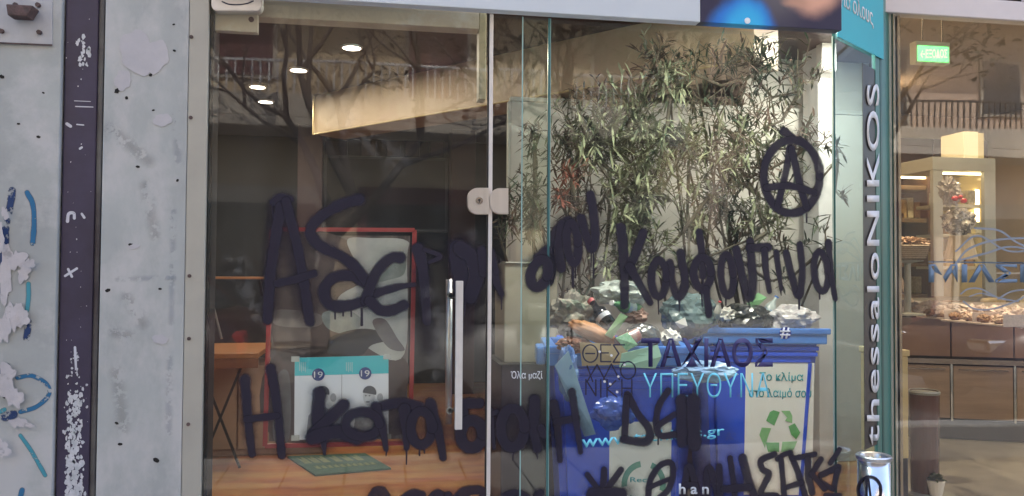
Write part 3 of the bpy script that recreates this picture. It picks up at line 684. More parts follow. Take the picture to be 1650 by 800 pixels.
struct(obj('left_wall', box(-3.5, -3.3, .42, 6.99, 0, ZC - .002), m_dark))
# party wall between the shops, in plan at an angle
W0 = Vector((PC1.x + .03, PC1.y + .03, 0)); W1 = W0 + Vector((math.sin(R(33.3)), math.cos(R(33.3)), 0)) * 7.6
wn = Vector((-math.cos(R(33.3)), math.sin(R(33.3)), 0))
m_part = mat('grey_beige_paint', (.50, .49, .46), (.44, .43, .40), 1.4, .7)
struct(obj('party_wall', plate([W0, W1, W1 + Vector((0, 0, 3.6)), W0 + Vector((0, 0, 3.6))], .03, wn), m_part))
# end wall behind grey partition
YP = 2.62
xp0 = HY(822, 400, YP).x; zp = zf(900, 162, YP)
pt = thing('grey_partition', 'tall pale grey partition board standing behind the oleander plants', 'partition', (xp0 + .8, YP, .045))
xr = W0.x + (YP - W0.y) * math.tan(R(33.3)) - .045
nb = 3
for i in range(nb):
    a, b = xp0 + (xr - xp0) * i / nb, xp0 + (xr - xp0) * (i + 1) / nb
    obj('board', box(a + (.002 if i else 0), b - .002, YP, YP + .05, .05, zp - .02, .003), m_part, pt)
obj('top_rail', box(xp0 - .004, xr, YP - .006, YP + .056, zp - .018, zp + .012, .003), mat('pale_rail', (.42, .43, .40), (.36, .37, .35), 3, .5), pt)
obj('edge_post', box(xp0 - .02, xp0 - .002, YP - .004, YP + .054, .05, zp - .02, .003), MATS['pale_rail'], pt)
# wall above partition right side
struct(obj('rear_wall', box(HY(1195, 80, YP + .1).x, xr + .02, YP + .08, YP + .16, .05, ZC - .003), m_part))
# white column at right
cx0, cx1 = HY(1319, 300, 2.35).x, HY(1346, 300, 2.35).x
wc = thing('white_column', 'slim white square column inside the window behind the right bin', 'column', ((cx0 + cx1) / 2, 2.35, .045))
obj('shaft', box(cx0, cx1, 2.35, 2.55, .046, ZC - .003, .004), mat('white_column_paint', (.66, .68, .70), (.60, .62, .64), 2, .5), wc)
a, b = HY(1321, 115, 2.30), HY(1344, 70, 2.30)
sb = thing('white_sensor_box', 'small white alarm box fixed high on the slim column', 'alarm box', (a + b) / 2)
obj('cover', box(a.x, b.x, 2.27, 2.348, a.z, b.z, .008), mat('white_plastic', (.78, .76, .74), (.72, .70, .69), 3, .4), sb)
obj('lens', box(a.x + .02, b.x - .02, 2.266, 2.272, a.z + .02, a.z + .05, .002), mat('smoked_lens', (.3, .3, .31), None, 3, .2), sb)

# bulkhead
Q0, Q1 = HZ(505, 217, 2.60), HZ(1215, 96, 2.60)
bd_ = (Q1 - Q0).normalized(); bn_ = Vector((bd_.y, -bd_.x, 0))
bkm = mat('golden_bulkhead', (.40, .32, .21), (.33, .24, .15), 1.2, .50, 0, rvar=.08, c3=(.34, .22, .15), scale3=1.1, th3=(.50, .68))
bh = thing('ceiling_bulkhead', 'golden beige dropped bulkhead running diagonally under the dark ceiling', 'bulkhead', (Q0 + Q1) / 2)
obj('beam_face', plate([Q0, Q1, Vector((Q1.x, Q1.y, ZC - .002)), Vector((Q0.x, Q0.y, ZC - .002))], .35, bn_), bkm, bh)
obj('corner_trim', tube([Q0 + bn_ * .002, Vector((Q0.x, Q0.y, ZC - .004)) + bn_ * .002], .009, 8), mat('brass_trim', (.62, .50, .28), None, 4, .35, .4), bh)
obj('bottom_trim', tube([Q0 + bn_ * .002, Q1 + bn_ * .002], .007, 8), MATS['brass_trim'], bh)

# header behind the door top, and closer bracket
hd = thing('door_header', 'cream lintel inside the shop just behind the top of the glass door', 'lintel', (.1, .1, 2.25))
a = HY(345, 22, .06); b = HY(770, 47, .06)
obj('lintel_beam', box(XD0 - .01, HY(772, 47, .06).x, .06, .13, b.z, ZF + .10, .003), mat('cream_lintel', (.48, .43, .36), (.42, .37, .31), 3, .5, c3=(.52, .50, .47), scale3=4), hd)
obj('beige_reflection', box(HY(772, 47, .06).x + .001, HY(784, 47, .06).x, .062, .13, HY(775, 160, .06).z, ZF + .10, .003), mat('olive_cream', (.36, .33, .22), None, 3, .5), hd)  # beige reflection right of the lintel, built as a coloured strip
a = HY(336, 50, .035); b = HY(416, 24, .035)
clz = thing('door_closer_box', 'cream metal closer box under the pivot fitting in the top left corner', 'door closer', (a + b) / 2)
obj('cover', box(XD0, b.x, .026, .058, a.z, b.z, .003), MATS['cream_lintel'], clz)
c = HY(405, 32, .026); obj('screw', tube([c + FN * .004, c], .009, 10), m_rust, clz)

# downlights: four seen lit in the dark ceiling, the others added and unseen
m_dl = mat('lit_diffuser', (.9, .85, .8), None, 3, .4, emit=(1.0, .86, .74), estr=4)
def downlight(p, watt, label, rad=.075, zc=ZC, group='round downlights in the dark ceiling', col=(1, .86, .70), spot=True):
    t = thing('downlight', label, 'downlight', (p[0], p[1], zc), group)
    obj('trim_ring', lathe((p[0], p[1], zc - .012), [(rad, .010), (rad, 0), (rad + .012, 0), (rad + .014, .012)], 24, cap=False), MATS['white_plastic'], t)
    obj('diffuser', tube([(p[0], p[1], zc - .010), (p[0], p[1], zc - .004)], rad, 24), m_dl, t)
    l = bpy.data.lights.new('downlight_lamp', 'AREA'); l.shape = 'DISK'; l.size = rad * 1.6; l.energy = watt; l.color = col
    lo = bpy.data.objects.new('downlight_lamp', l); COL.objects.link(lo); lo.parent = t; lo.location = (0, 0, -.022)
    return t
for (x, y), lb, wt in (((567, 78), 'brightest round downlight, nearest the golden bulkhead', 5), ((481, 114), 'second round downlight left of the bulkhead end', 4),
                   ((415, 141), 'third round downlight in the dark ceiling, farthest left', 3), ((428, 165), 'lowest and farthest of the four round downlights', 3)):
    p = HZ(x, y, ZC - .01); downlight(p, wt * .8, lb, .062)
for i, ((x, y), lb, wt) in enumerate((((.98, .17), 'added downlight close to the glass, lighting the left bin', 8), ((1.66, .19), 'added downlight close to the glass above the cyan lettering', 4),
                   ((2.25, .95), 'added downlight above the slim white column and the right bin', 3.5), ((2.95, 1.95), 'added downlight in the right corner, lighting the party wall', 5))):
    downlight((x, y), wt, lb, .08, group='added unseen downlights over the window display', col=(1, .94, .85))  # unseen lamps added to light the bins, partition and party wall

# maroon columns, screen, row of frames
def mcol(x0, x1, y, lb):
    a, b = HY(x0, 300, y).x, HY(x1, 300, y).x
    t = thing('maroon_column', lb, 'column', ((a + b) / 2, y, .045)); obj('shaft', box(a, b, y, y + .3, .046, ZC - .002, .004), m_marooon, t)
mcol(479, 519, 6.1, 'dark maroon column left of the black screen'); mcol(727, 766, 6.1, 'dark maroon column right of the black screen')
a, b = HY(521, 372, 6.45), HY(722, 256, 6.45)
sc = thing('wall_screen', 'large black screen on the back wall between two maroon columns', 'screen', (a + b) / 2)
obj('bezel', box(a.x, b.x, 6.45, 6.52, a.z, b.z, .006), mat('screen_bezel', (.02, .02, .022), None, 5, .3), sc)
obj('display', box(a.x + .03, b.x - .03, 6.444, 6.4505, a.z + .03, b.z - .03), mat('screen_face', (.010, .010, .011), None, 5, .5, spec=.2), sc)
for (x0, x1, lb) in ((523, 560, 'widest dark picture above the screen, at the left end'), (581, 606, 'second dark picture above the screen'), (622, 646, 'middle dark picture above the screen'), (652, 676, 'fourth dark picture above the screen'), (692, 716, 'last dark picture above the screen at right')):
    a, b = HY(x0, 253, 6.7), HY(x1, 227, 6.7)
    t = thing('wall_picture', lb, 'picture', (a + b) / 2, 'row of dim pictures above the screen')
    obj('frame', box(a.x, b.x, 6.7, 6.73, a.z, b.z, .003), m_dark, t)
    obj('print', box(a.x + .012, b.x - .012, 6.695, 6.701, a.z + .012, b.z - .012), mat('dim_print', (.085, .055, .058), (.05, .035, .04), 7, .5), t)

# left of room: shelf, table on trestles, low cabinet
m_wood = mat('orange_wood', (.42, .19, .075), (.32, .13, .05), 4, .35, stretch=(1, 6, 6))
a = HD(325, 448, 6.6); b = HD(425, 448, 6.6)
sh = thing('wall_shelf', 'thin orange edged shelf on the dark wall at the far left inside', 'shelf', (a + b) / 2)
obj('shelf_board', box(a.x - .3, b.x, a.y, a.y + .25, a.z - .010, a.z + .008, .003), m_wood, sh)
for x in (a.x - .2, b.x - .05): obj('bracket', beam((x, a.y + .02, a.z - .012), (x, a.y + .22, a.z - .15), .02, .02), m_dark, sh)
tz0 = HD(330, 552, 6.0); tz1 = HD(423, 574, 5.6)
tb = thing('trestle_table', 'orange wooden table on crossed trestle legs at the far left inside', 'table', (tz0.x, tz0.y, .045))
zt = HD(380, 562, 5.9).z
ex = HD(428, 560, 5.8).x
obj('tabletop', box(tz0.x - .9, ex, 2.95, 3.75, zt - .02, zt + .015, .005), m_wood, tb)
obj('apron', box(tz0.x - .9, ex, 2.948, 2.975, zt - .085, zt - .022, .003), mat('apron_wood', (.26, .11, .05), (.18, .07, .035), 5, .4), tb)
for sx in (0, 1):
    x = ex - .12 - sx * 1.1
    obj('leg', beam((x - .26, 3.0, .05), (x, 3.0, zt - .09), .014, .016), m_dark, tb); obj('leg', beam((x, 3.02, .05), (x - .26, 3.02, zt - .09), .014, .016), m_dark, tb)
# cabinet beneath
a, b = HY(333, 690, 3.35), HY(430, 584, 3.35)
cbn = thing('low_cabinet', 'low brown beige cabinet standing under the trestle table', 'cabinet', ((a.x + b.x) / 2, 3.3, .045))
obj('carcass', box(a.x - .4, HY(520, 600, 3.3).x, 3.40, 3.75, .05, zt - .10, .004), mat('cabinet_brown', (.34, .22, .16), (.26, .16, .12), 3, .5), cbn)
n = 4; w0, w1 = a.x - .4, HY(520, 600, 3.3).x
for i in range(n):
    p, q = w0 + (w1 - w0) * i / n + .006, w0 + (w1 - w0) * (i + 1) / n - .006
    obj('door_panel', box(p, q, 3.380, 3.399, .10, zt - .12, .004), mat('panel_brown', (.44, .30, .22), (.36, .24, .18), 2.5, .45), cbn)
# folding ladder leg line
ld = thing('folding_ladder', 'thin metal step ladder leaning by the dark wall at far left', 'ladder', HD(350, 548, 6.2))
p0, p1, p2 = HD(340, 478, 6.2), HD(357, 546, 6.1), HD(322, 548, 6.1)
obj('rail', tube([p0, p1], .009, 6), m_satin, ld); obj('rail', tube([p0, p2], .009, 6), m_satin, ld); obj('rung', tube([(p0 + p1) / 2, (p0 + p2) / 2], .007, 6), m_satin, ld)
# floor strip
a = HZ(330, 730, .047); b = HZ(432, 712, .047)
# door mat
mq = [HZ(508, 768, .047), HZ(630, 757, .047), HZ(588, 733, .047), HZ(463, 738, .047)]
mt = thing('door_mat', 'green mat with yellow woven letters lying on the wooden floor', 'mat', sum(mq, Vector()) / 4)
obj('mat_body', plate([p + Vector((0, 0, .012)) for p in mq], .012, (0, 0, 1)), mat('green_mat', (.06, .13, .10), (.035, .085, .065), 40, .95, bump=.5), mt)
def onmat(u, v): return (mq[0] * (1 - u) + mq[1] * u) * (1 - v) + (mq[3] * (1 - u) + mq[2] * u) * v + Vector((0, 0, .0135))
m_yl = mat('yellow_pile', (.22, .25, .13), (.14, .18, .10), 40, .95)
for lr, us, v0, v1 in (('letter', [.12, .24, .36, .52, .66, .80], .55, .90), ('letter', [.15, .23, .31, .39, .47, .55, .63, .71, .79, .87], .25, .40)):
    for i, u in enumerate(us):
        du = .045 if v1 > .5 else .026
        obj(lr, plate([onmat(u - du, v0), onmat(u + du, v0), onmat(u + du, v1), onmat(u + du * .2, v1), onmat(u - du * .2, (v0 + v1) / 2), onmat(u - du, v1)], .0025, (0, 0, 1)), m_yl, mt)

# poster board with red frame, just inside the door
YR = .16
pb_ = thing('poster_board', 'red framed board with a blurred black and white portrait inside the door', 'poster', HY(550, 716, YR))
FR = lambda x, y: HY(x, y, YR)
m_red = mat('red_frame', (.46, .05, .05), (.36, .04, .045), 8, .35)
cs = [FR(438, 370), FR(668, 371), FR(661, 714), FR(427, 719)]
for i in range(4):
    p, q = cs[i], cs[(i + 1) % 4]; obj('frame_bar', beam(p, q, 0.015 if i % 2 else .014, .012, upv=(0, 1, 0)), m_red, pb_)
# portrait board: grey paper with soft procedural blotches; flat printed shapes over it
def poster_mat():
    m = bpy.data.materials.new('portrait_print'); m.use_nodes = True; N, L = m.node_tree.nodes, m.node_tree.links; b = N['Principled BSDF']; b.inputs['Roughness'].default_value = .45
    tc = N.new('ShaderNodeTexCoord'); mp = N.new('ShaderNodeMapping'); mp.inputs['Scale'].default_value = (6, 6, 3.2); mp.inputs['Rotation'].default_value = (0, .5, 0)
    nz = N.new('ShaderNodeTexNoise'); nz.inputs['Scale'].default_value = 1.1; nz.inputs['Detail'].default_value = 4; nz.inputs['Distortion'].default_value = 1.6
    L.new(tc.outputs['Object'], mp.inputs[0]); L.new(mp.outputs[0], nz.inputs['Vector'])
    rp = N.new('ShaderNodeValToRGB'); e = rp.color_ramp.elements; e[0].position = .36; e[0].color = (.07, .055, .06, 1); e[1].position = .66; e[1].color = (.33, .32, .32, 1)
    x = e.new(.5); x.color = (.16, .13, .13, 1)
    L.new(nz.outputs[0], rp.inputs[0]); L.new(rp.outputs[0], b.inputs['Base Color']); return m
ins = [FR(441, 380), FR(661, 380), FR(655, 708), FR(433, 712)]
bd2 = obj('portrait_sheet', plate([p + Vector((0, .006, 0)) for p in ins][::-1], .003, FN), poster_mat(), pb_)
def blob(pts, m, k):
    c = catmull(pts + [pts[0]], 6)[:-1]; return obj('printed_tone', plate([HY(x, y, YR) + Vector((0, .0055 - .0004 * k, 0)) for x, y in c], .0003, FN), m, bd2)
tl = mat('print_light', (.62, .64, .62), (.46, .48, .47), 9, .45); tm = mat('print_mid', (.22, .21, .21), (.14, .12, .13), 9, .45); td = mat('print_dark', (.03, .026, .03), (.02, .018, .02), 9, .45)
tg = mat('print_green_grey', (.42, .47, .45), (.21, .24, .23), 8, .45); tw = mat('print_brown', (.13, .09, .085), (.09, .06, .06), 8, .45)
blob([(446, 385), (560, 388), (575, 470), (545, 560), (446, 570)], tw, 1)
blob([(560, 386), (600, 384), (655, 388), (656, 420), (652, 570), (600, 566), (560, 520), (545, 480), (590, 450), (572, 420)], tl, 2)
blob([(520, 505), (560, 500), (585, 520), (560, 538), (528, 530)], tg, 3)
blob([(540, 540), (590, 530), (640, 545), (600, 556), (580, 574), (535, 574), (528, 555)], td, 4)
blob([(600, 520), (620, 515), (640, 545), (652, 565), (625, 560)], tm, 5)
blob([(446, 610), (466, 606), (466, 706), (440, 706)], tm, 3)
blob([(444, 500), (510, 505), (520, 520), (500, 528), (444, 524)], mat('print_pale_brown', (.24, .20, .19), None, 8, .45), 2)
blob([(446, 570), (640, 572), (655, 640), (650, 700), (440, 706)], tw, 1)
blob([(625, 412), (652, 408), (652, 440), (632, 450), (606, 452)], tg, 5)
for y in (545, 549): pass
# flyers
YF = .020
FF = lambda x, y: HY(x, y, YF)
fl = thing('campaign_flyer', 'white double flyer with cyan band and two grey portraits taped on the door', 'flyer', FF(550, 640))
obj('paper_sheet', plate([FF(475, 577), FF(626, 573), FF(626, 707), FF(474, 709)][::-1], .001, FN), mat('white_flyer', (.76, .78, .84), (.70, .72, .79), 3, .5), fl)
LF = lambda k: (lambda x, y: HY(x, y, YF - .0006 * k))
obj('cyan_band', plate([LF(1)(475, 577), LF(1)(626, 573), LF(1)(626, 602), LF(1)(475, 606)][::-1], .0004, FN), mat('cyan_ink', (.05, .52, .58), (.04, .47, .54), 3, .5), fl)
obj('fold_line', plate([LF(1)(550.2, 604), LF(1)(551.4, 604), LF(1)(550.6, 707), LF(1)(549.4, 707)][::-1], .0002, FN), mat('fold_grey', (.40, .41, .46), None, 3, .6), fl)
m_g1 = mat('portrait_grey', (.30, .30, .34), (.20, .20, .24), 60, .5); m_g2 = mat('portrait_dark', (.09, .09, .11), None, 60, .5); m_g3 = mat('portrait_light', (.58, .59, .63), (.48, .49, .53), 60, .5)
def el(cx, cy, rx, ry, k, m, name, a0=0, a1=360):
    pts = ring_pts(cx, cy, rx, ry, 0, a0, a1, 18)
    if a1 - a0 >= 359: pts = pts[:-1]
    return obj(name, plate([LF(k)(x, y) for x, y in pts], .0003, FN), m, fl)
for dx, yb in ((0, 604), (75.5, 602)):
    c = LF(2)(513 + dx, yb)
    obj('round_logo', tube([c + FN * .001, c], .0205, 24), mat('logo_blue', (.02, .045, .22), (.015, .035, .17), 30, .5), fl)
    text('logo_text', '19', quadpx(506 + dx, yb - 5, 520 + dx, yb + 5, lambda x, y: HY(x, y, YF - .0028)), m_vw, fl, FN, th=.0003)
    for j in range(4):
        xx = 482 + dx + j * 3; obj('tiny_print', plate([LF(2)(xx, 584), LF(2)(xx + 1.6, 584), LF(2)(xx + 1.6, 598 + (j % 2) * 3), LF(2)(xx, 598)][::-1], .0002, FN), mat('cyan_pale_ink', (.35, .66, .70), None, 4, .5), fl)
    X = 517 + dx
    obj('figure_body', plate([LF(2)(x, y) for x, y in [(X - 24, 707), (X - 20, 670), (X - 8, 658), (X + 8, 656), (X + 20, 668), (X + 26, 707)]][::-1], .0003, FN), m_g1, fl)
    el(X + 2, 640, 9.5, 14, 3, m_g3, 'figure_face'); el(X + 3, 633, 11, 11, 4, m_g2, 'figure_hair', 180, 380)
    for ex_ in (-3, 3): el(X + ex_, 638, 1.5, 1, 5, m_g2, 'figure_eye')
    el(X + 0, 648, 3.5, 1.0, 5, m_g2, 'figure_mouth')
    el(X + 20, 641, 5, 7, 2, mat('portrait_blur', (.42, .43, .47), None, 40, .5), 'figure_hand')

for x, y in ((476, 579), (624, 575), (476, 706), (624, 704)):
    a_ = HY(x, y, YF - .004); obj('tape', box(a_.x - .013, a_.x + .013, a_.y, a_.y + .0004, a_.z - .009, a_.z + .009), mat('clear_tape', (.7, .7, .66), None, 20, .3, alpha=.55), fl)
# leaning grey board & dark plinth between door and bins
a, b = HY(812, 585, .95), HY(898, 425, .95)
lb = thing('grey_display_box', 'tall grey beige carton standing behind the narrow pane left of the bins', 'carton', ((a.x + b.x) / 2, 1.0, .045))
obj('carton_body', box(a.x, b.x, .95, 1.25, a.z, b.z, .005), mat('grey_carton', (.27, .25, .20), (.22, .20, .165), 3, .7), lb)
obj('top_flap', box(a.x + .003, b.x - .003, .94, 1.10, b.z, b.z + .006, .001), mat('carton_flap', (.42, .42, .38), None, 3, .7), lb)
dk = thing('dark_plinth', 'dark aubergine display plinth carrying the tall grey beige carton', 'plinth', ((a.x + b.x) / 2, 1.0, .045))
obj('plinth_block', box(a.x - .02, b.x + .04, .90, 1.32, .046, a.z - .002, .006), mat('aubergine_board', (.050, .034, .052), (.036, .026, .038), 3, .5), dk)
obj('plinth_top', box(a.x - .03, b.x + .05, .89, 1.33, a.z - .0015, a.z - .0005), m_dark, dk)

# ================================================================== WHEELIE BINS
m_bin = mat('blue_bin_plastic', (.020, .095, .76), (.014, .070, .64), 5, .36, rvar=.08, c3=(.05, .09, .50), scale3=14, th3=(.60, .72))
m_rim = mat('light_blue_rim', (.05, .20, .62), (.035, .15, .52), 8, .35)
def tapered(w0, d0, w1, d1, z0, z1, bev=.03):
    bm = bmesh.new(); vs = []
    for (w_, d_, z_) in ((w0, d0, z0), (w1, d1, z1)):
        vs.append([bm.verts.new((sx * w_ / 2, sy * d_ / 2, z_)) for sx, sy in ((-1, -1), (1, -1), (1, 1), (-1, 1))])
    for k in range(4): bm.faces.new((vs[0][k], vs[0][(k + 1) % 4], vs[1][(k + 1) % 4], vs[1][k]))
    bm.faces.new(vs[0][::-1])
    es = [e for e in bm.edges if abs(e.verts[0].co.z - e.verts[1].co.z) > .1]
    bmesh.ops.bevel(bm, geom=es, offset=bev, segments=4, affect='EDGES'); return bm
def make_bin(label):
    t = thing('wheelie_bin', label, 'bin', (0, 0, 0), 'blue recycling bins in the window')
    b = tapered(.46, .48, .56, .60, .06, 1.0); obj('bin_body', b, m_bin, t, smooth=False)
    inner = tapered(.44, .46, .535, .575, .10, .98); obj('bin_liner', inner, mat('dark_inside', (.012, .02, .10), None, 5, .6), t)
    rm = bmesh.new()
    for (x0, x1, y0, y1) in ((-.31, .31, -.335, -.285), (-.31, .31, .285, .335), (-.31, -.262, -.285, .285), (.262, .31, -.285, .285)):
        box(x0, x1, y0, y1, .995, 1.058, .008, bm=rm)
    obj('rim', rm, m_rim, t)
    obj('lip', box(-.325, .325, -.345, -.322, 1.045, 1.075, .007), m_rim, t)
    obj('front_recess', box(-.24, .24, -.302, -.280, .90, .975, .006), m_bin, t)
    rb_ = bmesh.new()
    for x_ in (-.235, .235): beam((x_ * .82, -.2435, .10), (x_, -.2985, .90), .016, .012, bm=rb_, upv=(0, 1, 0))
    obj('front_rib', rb_, m_bin, t, kind='stuff')
    for k_ in range(2): obj('rim_step', box(-.275 + .004 * k_, .275 - .004 * k_, -.318 + .006 * k_, -.296, .962 - .03 * k_, .984 - .03 * k_, .005), m_bin, t)
    # comb lift bar ends
    for s in (-1, 1): obj('side_handle', box(s * .325 - .02, s * .325 + .02, -.12, .05, .975, 1.05, .01), m_rim, t)
    lid = bmesh.new(); box(-.30, .30, .345, .375, .38, 1.06, .012, bm=lid); obj('open_lid', lid, m_bin, t)
    obj('hinge_bar', tube([(-.26, .35, 1.04), (.26, .35, 1.04)], .014, 10), m_bin, t, smooth=True)
    for s in (-1, 1):
        wh = obj('wheel', tube([(s * .21, .27, .10), (s * .25, .27, .10)], .10, 26), m_black, t)
        obj('hub', tube([(s * .205, .27, .10), (s * .254, .27, .10)], .035, 14), mat('hub_grey', (.3, .3, .32), None, 5, .4), wh)
    return t
bin1 = make_bin('nearer blue recycling bin at the left overflowing with cardboard and bags')
bin2 = recopy(bin1); bin2['label'] = 'farther blue recycling bin at the right with the green arrows sign'
def place(o, p, rot, sc=1.0): o.location = p; o.rotation_euler = (0, 0, rot); o.scale = (sc,) * 3
c1 = HD(1032, 572, 3.12); place(bin1, (c1.x, c1.y + .34, .045), R(-9), .99)
c2 = HD(1252, 536, 4.02); place(bin2, (c2.x, c2.y + .34, .045), R(-10), 1.0)
bpy.context.view_layer.update()
MB1, MB2 = bin1.matrix_world.copy(), bin2.matrix_world.copy()
def sticker(bn_o, MB, x0, x1, z0, z1, parts, name='paper_sign'):
    """sign glued on the bin's leaning front: returns drawer that maps (u, v) to the front"""
    MI = MB
    def P(u, v, k=0.0):
        x = x0 + (x1 - x0) * u; z = z0 + (z1 - z0) * v; y = -(.24 + .06 * (z - .06) / .94) - .0035 - k
        return Vector((x, y, z))
    return P
def local(name, bm, m, parent, label=None):   # mesh already in the parent's own space
    me = bpy.data.meshes.new(name); bmesh.ops.recalc_face_normals(bm, faces=bm.faces); bm.to_mesh(me); bm.free(); me.materials.append(m)
    o = bpy.data.objects.new(name, me); COL.objects.link(o); o.parent = parent
    if label: o['label'] = label
    return o
m_sign = mat('white_sign_print', (.82, .84, .83), (.76, .78, .78), 3, .5); m_gr = mat('green_arrow_ink', (.12, .42, .14), (.09, .34, .11), 30, .5)
m_cy = mat('teal_sign_ink', (.02, .38, .46), None, 5, .5)
nl = Vector((0, -1, 0))
def recycle(P, cu, cv, r, asp, parent, m=None):
    """three folded arrows chasing each other"""
    for k in range(3):
        a = R(90 + 120 * k)
        for pts in ([(-.62, .78), (.10, .78), (.42, .25), (.08, .06), (-.14, .42), (-.42, .42)], [(.14, .80), (.44, .80), (.74, .36), (.92, .46), (.70, -.02), (.20, .04), (.38, .14)]):
            q = []
            for x, y in pts:
                y -= .0
                X, Y = x * math.cos(R(120 * k)) - (y) * math.sin(R(120 * k)), x * math.sin(R(120 * k)) + y * math.cos(R(120 * k))
                q.append(P(cu + X * r, cv + Y * r * asp, .002))
            bm = plate(q, .0008, nl); local('arrow', bm, m or m_gr, parent)
def ltext(name, s, P, u0, u1, v0, v1, m, parent, weight=.01):
    o = text(name, s, (P(u0, v0), P(u1, v0), P(u1, v1), P(u0, v1)), m, None, nl, th=.0008, weight=weight, lift=.0012)
    o.parent = parent; return o
# right bin sign: follow the picture, in the bin's own space
inv2 = MB2.inverted()
def toloc(MB, px, py):
    i = MB.inverted(); o = i @ CAM; d = (i.to_3x3() @ ray(px, py))
    # front face: y = -(.24 + .06*(z-.06)/.94)
    k = .06 / .94; t = (-(.24 - k * .06) - k * o.z - o.y) / (d.y + k * d.z); return o + d * t
a = toloc(MB2, 1198, 800); b = toloc(MB2, 1312, 585)
x0, x1, z1 = a.x, b.x, b.z; z0 = z1 - (x1 - x0) * 1.95
P = sticker(bin2, MB2, x0, x1, z0, z1, None)
sg = local('paper_sign', plate([P(0, 0), P(1, 0), P(1, 1), P(0, 1)], .0012, nl), m_sign, bin2, 'white sign with green recycling arrows')
ltext('lettering', 'Το κλίμα', P, .20, .84, .85, .93, m_cy, sg); ltext('lettering', 'στο λαιμό σου', P, .05, .96, .725, .81, m_cy, sg)
m_gr2 = mat('pale_green_arrow_ink', (.26, .55, .26), (.20, .46, .20), 30, .5)
def onfront(px, py): return toloc(MB2, px, py) + Vector((0, -.0058, 0))
for pts, m_ in (([(1234, 678), (1240, 664), (1246, 661), (1256, 664), (1247, 686)], m_gr), ([(1258, 662), (1272, 662), (1276, 670), (1276, 682), (1264, 678), (1268, 673)], m_gr2),
                ([(1223, 701), (1227, 689), (1242, 690), (1236, 706), (1232, 722)], m_gr2), ([(1270, 687), (1280, 682), (1289, 697), (1282, 708), (1274, 700)], m_gr),
                ([(1233, 713), (1255, 713), (1255, 728), (1237, 728)], m_gr), ([(1260, 712), (1284, 711), (1279, 723), (1274, 728), (1258, 728)], m_gr2)):
    local('arrow', plate([onfront(*q) for q in pts], .0008, nl), m_, sg)

a = toloc(MB1, 981, 800); b = toloc(MB1, 1082, 680)
x0, x1, z1 = a.x, b.x, b.z; z0 = z1 - (x1 - x0) * 1.8
P = sticker(bin1, MB1, x0, x1, z0, z1, None)
sg = local('paper_sign', plate([P(0, 0), P(1, 0), P(1, 1), P(0, 1)], .0012, nl), m_sign, bin1, 'white sign with a green ring')
for k in range(3):
    q = []
    for j in range(9):
        a_ = R(100 + 120 * k + 11 * j); q.append(P(.56 + .36 * math.cos(a_), .44 + .21 * math.sin(a_), .002))
    for j in range(8, -1, -1):
        a_ = R(100 + 120 * k + 11 * j); q.append(P(.56 + .27 * math.cos(a_), .44 + .155 * math.sin(a_), .002))
    local('ring_segment', plate(q, .0008, nl), mat('ring_green', (.12, .36, .26), (.08, .28, .26), 20, .5), sg)
ltext('lettering', 'Recy', P, .34, .70, .44, .50, m_cy, sg)

# ---- rubbish on the bins: crumpled volumes
def crumple(name, c, r, m, parent=None, seed=0, amp=.25, freq=3.5, sub=4, label=None, cat=None, rot=0.0, sharp=True, fold=0.0):
    if name in ('rubbish_bag', 'plastic_bag'): freq *= .62; amp *= .8
    bm = bmesh.new(); bmesh.ops.create_icosphere(bm, subdivisions=sub, radius=1.0); c = Vector(c)
    for v in bm.verts:
        d = v.co.normalized(); o = Vector((seed * 7.1, seed * 3.3, seed))
        n1 = pnoise(d * freq + o); n2 = abs(pnoise(d * freq * 2.1 + o * 2)); n3 = abs(pnoise(d * freq * 4.7 + o))
        k = 1 + amp * n1 + amp * .55 * n2 - amp * .25 * n3
        p = Vector((d.x * r[0], d.y * r[1], d.z * r[2])) * k
        if rot: p = Matrix.Rotation(rot, 3, 'Y') @ p
        v.co = p + c
    o = obj(name, bm, m, parent, smooth=not sharp)
    if label: tag(o, label, cat)
    return o
m_bag = mat('black_bag', (.016, .020, .022), (.010, .013, .014), 14, .22, spec=.7)
m_bag2 = mat('grey_bag', (.12, .17, .18), (.07, .11, .12), 9, .25, spec=.7)
m_bagw = mat('clear_white_bag', (.55, .52, .54), (.40, .38, .40), 12, .28, c3=(.45, .12, .14), scale3=9, th3=(.60, .66))
m_bag3 = mat('pale_blue_bag', (.16, .26, .42), (.05, .12, .38), 6, .25)
def at(px, py, dep): return HD(px, py, dep)
crumple('rubbish_bag', at(1200, 516, 4.15), (.135, .12, .085), m_bag, seed=3, label='shiny black rubbish bag on the right bin, in the middle of its heap', cat='rubbish bag')
crumple('rubbish_bag', at(1108, 508, 3.75), (.125, .12, .10), m_bag2, seed=5, amp=.35, label='grey green translucent bag bulging between the two bins', cat='rubbish bag')
crumple('plastic_bag', at(1272, 516, 4.15), (.12, .10, .07), m_bagw, seed=8, amp=.5, freq=3.6, label='crinkled white and red plastic bag on the right bin beside the black bag', cat='plastic bag')
crumple('plastic_bag', at(1135, 600, 3.00), (.115, .05, .038), mat('film_blue', (.28, .42, .55), (.12, .22, .48), 8, .25), seed=9, amp=.4, freq=4, label='pale blue film bag hanging over the rim of the left bin', cat='plastic bag')
crumple('plastic_bag', at(1000, 472, 3.30), (.10, .08, .05), mat('pale_film', (.40, .43, .40), (.28, .31, .29), 9, .3), seed=12, amp=.45, label='pale grey film bag on top of the left heap of rubbish', cat='plastic bag')
crumple('shoe', at(955, 536, 3.12), (.10, .06, .032), mat('orange_suede', (.42, .20, .075), (.30, .12, .05), 9, .6), seed=15, amp=.15, rot=R(22), label='orange tan suede shoe shape on the left bin in front of the bottle', cat='shoe', sharp=False)
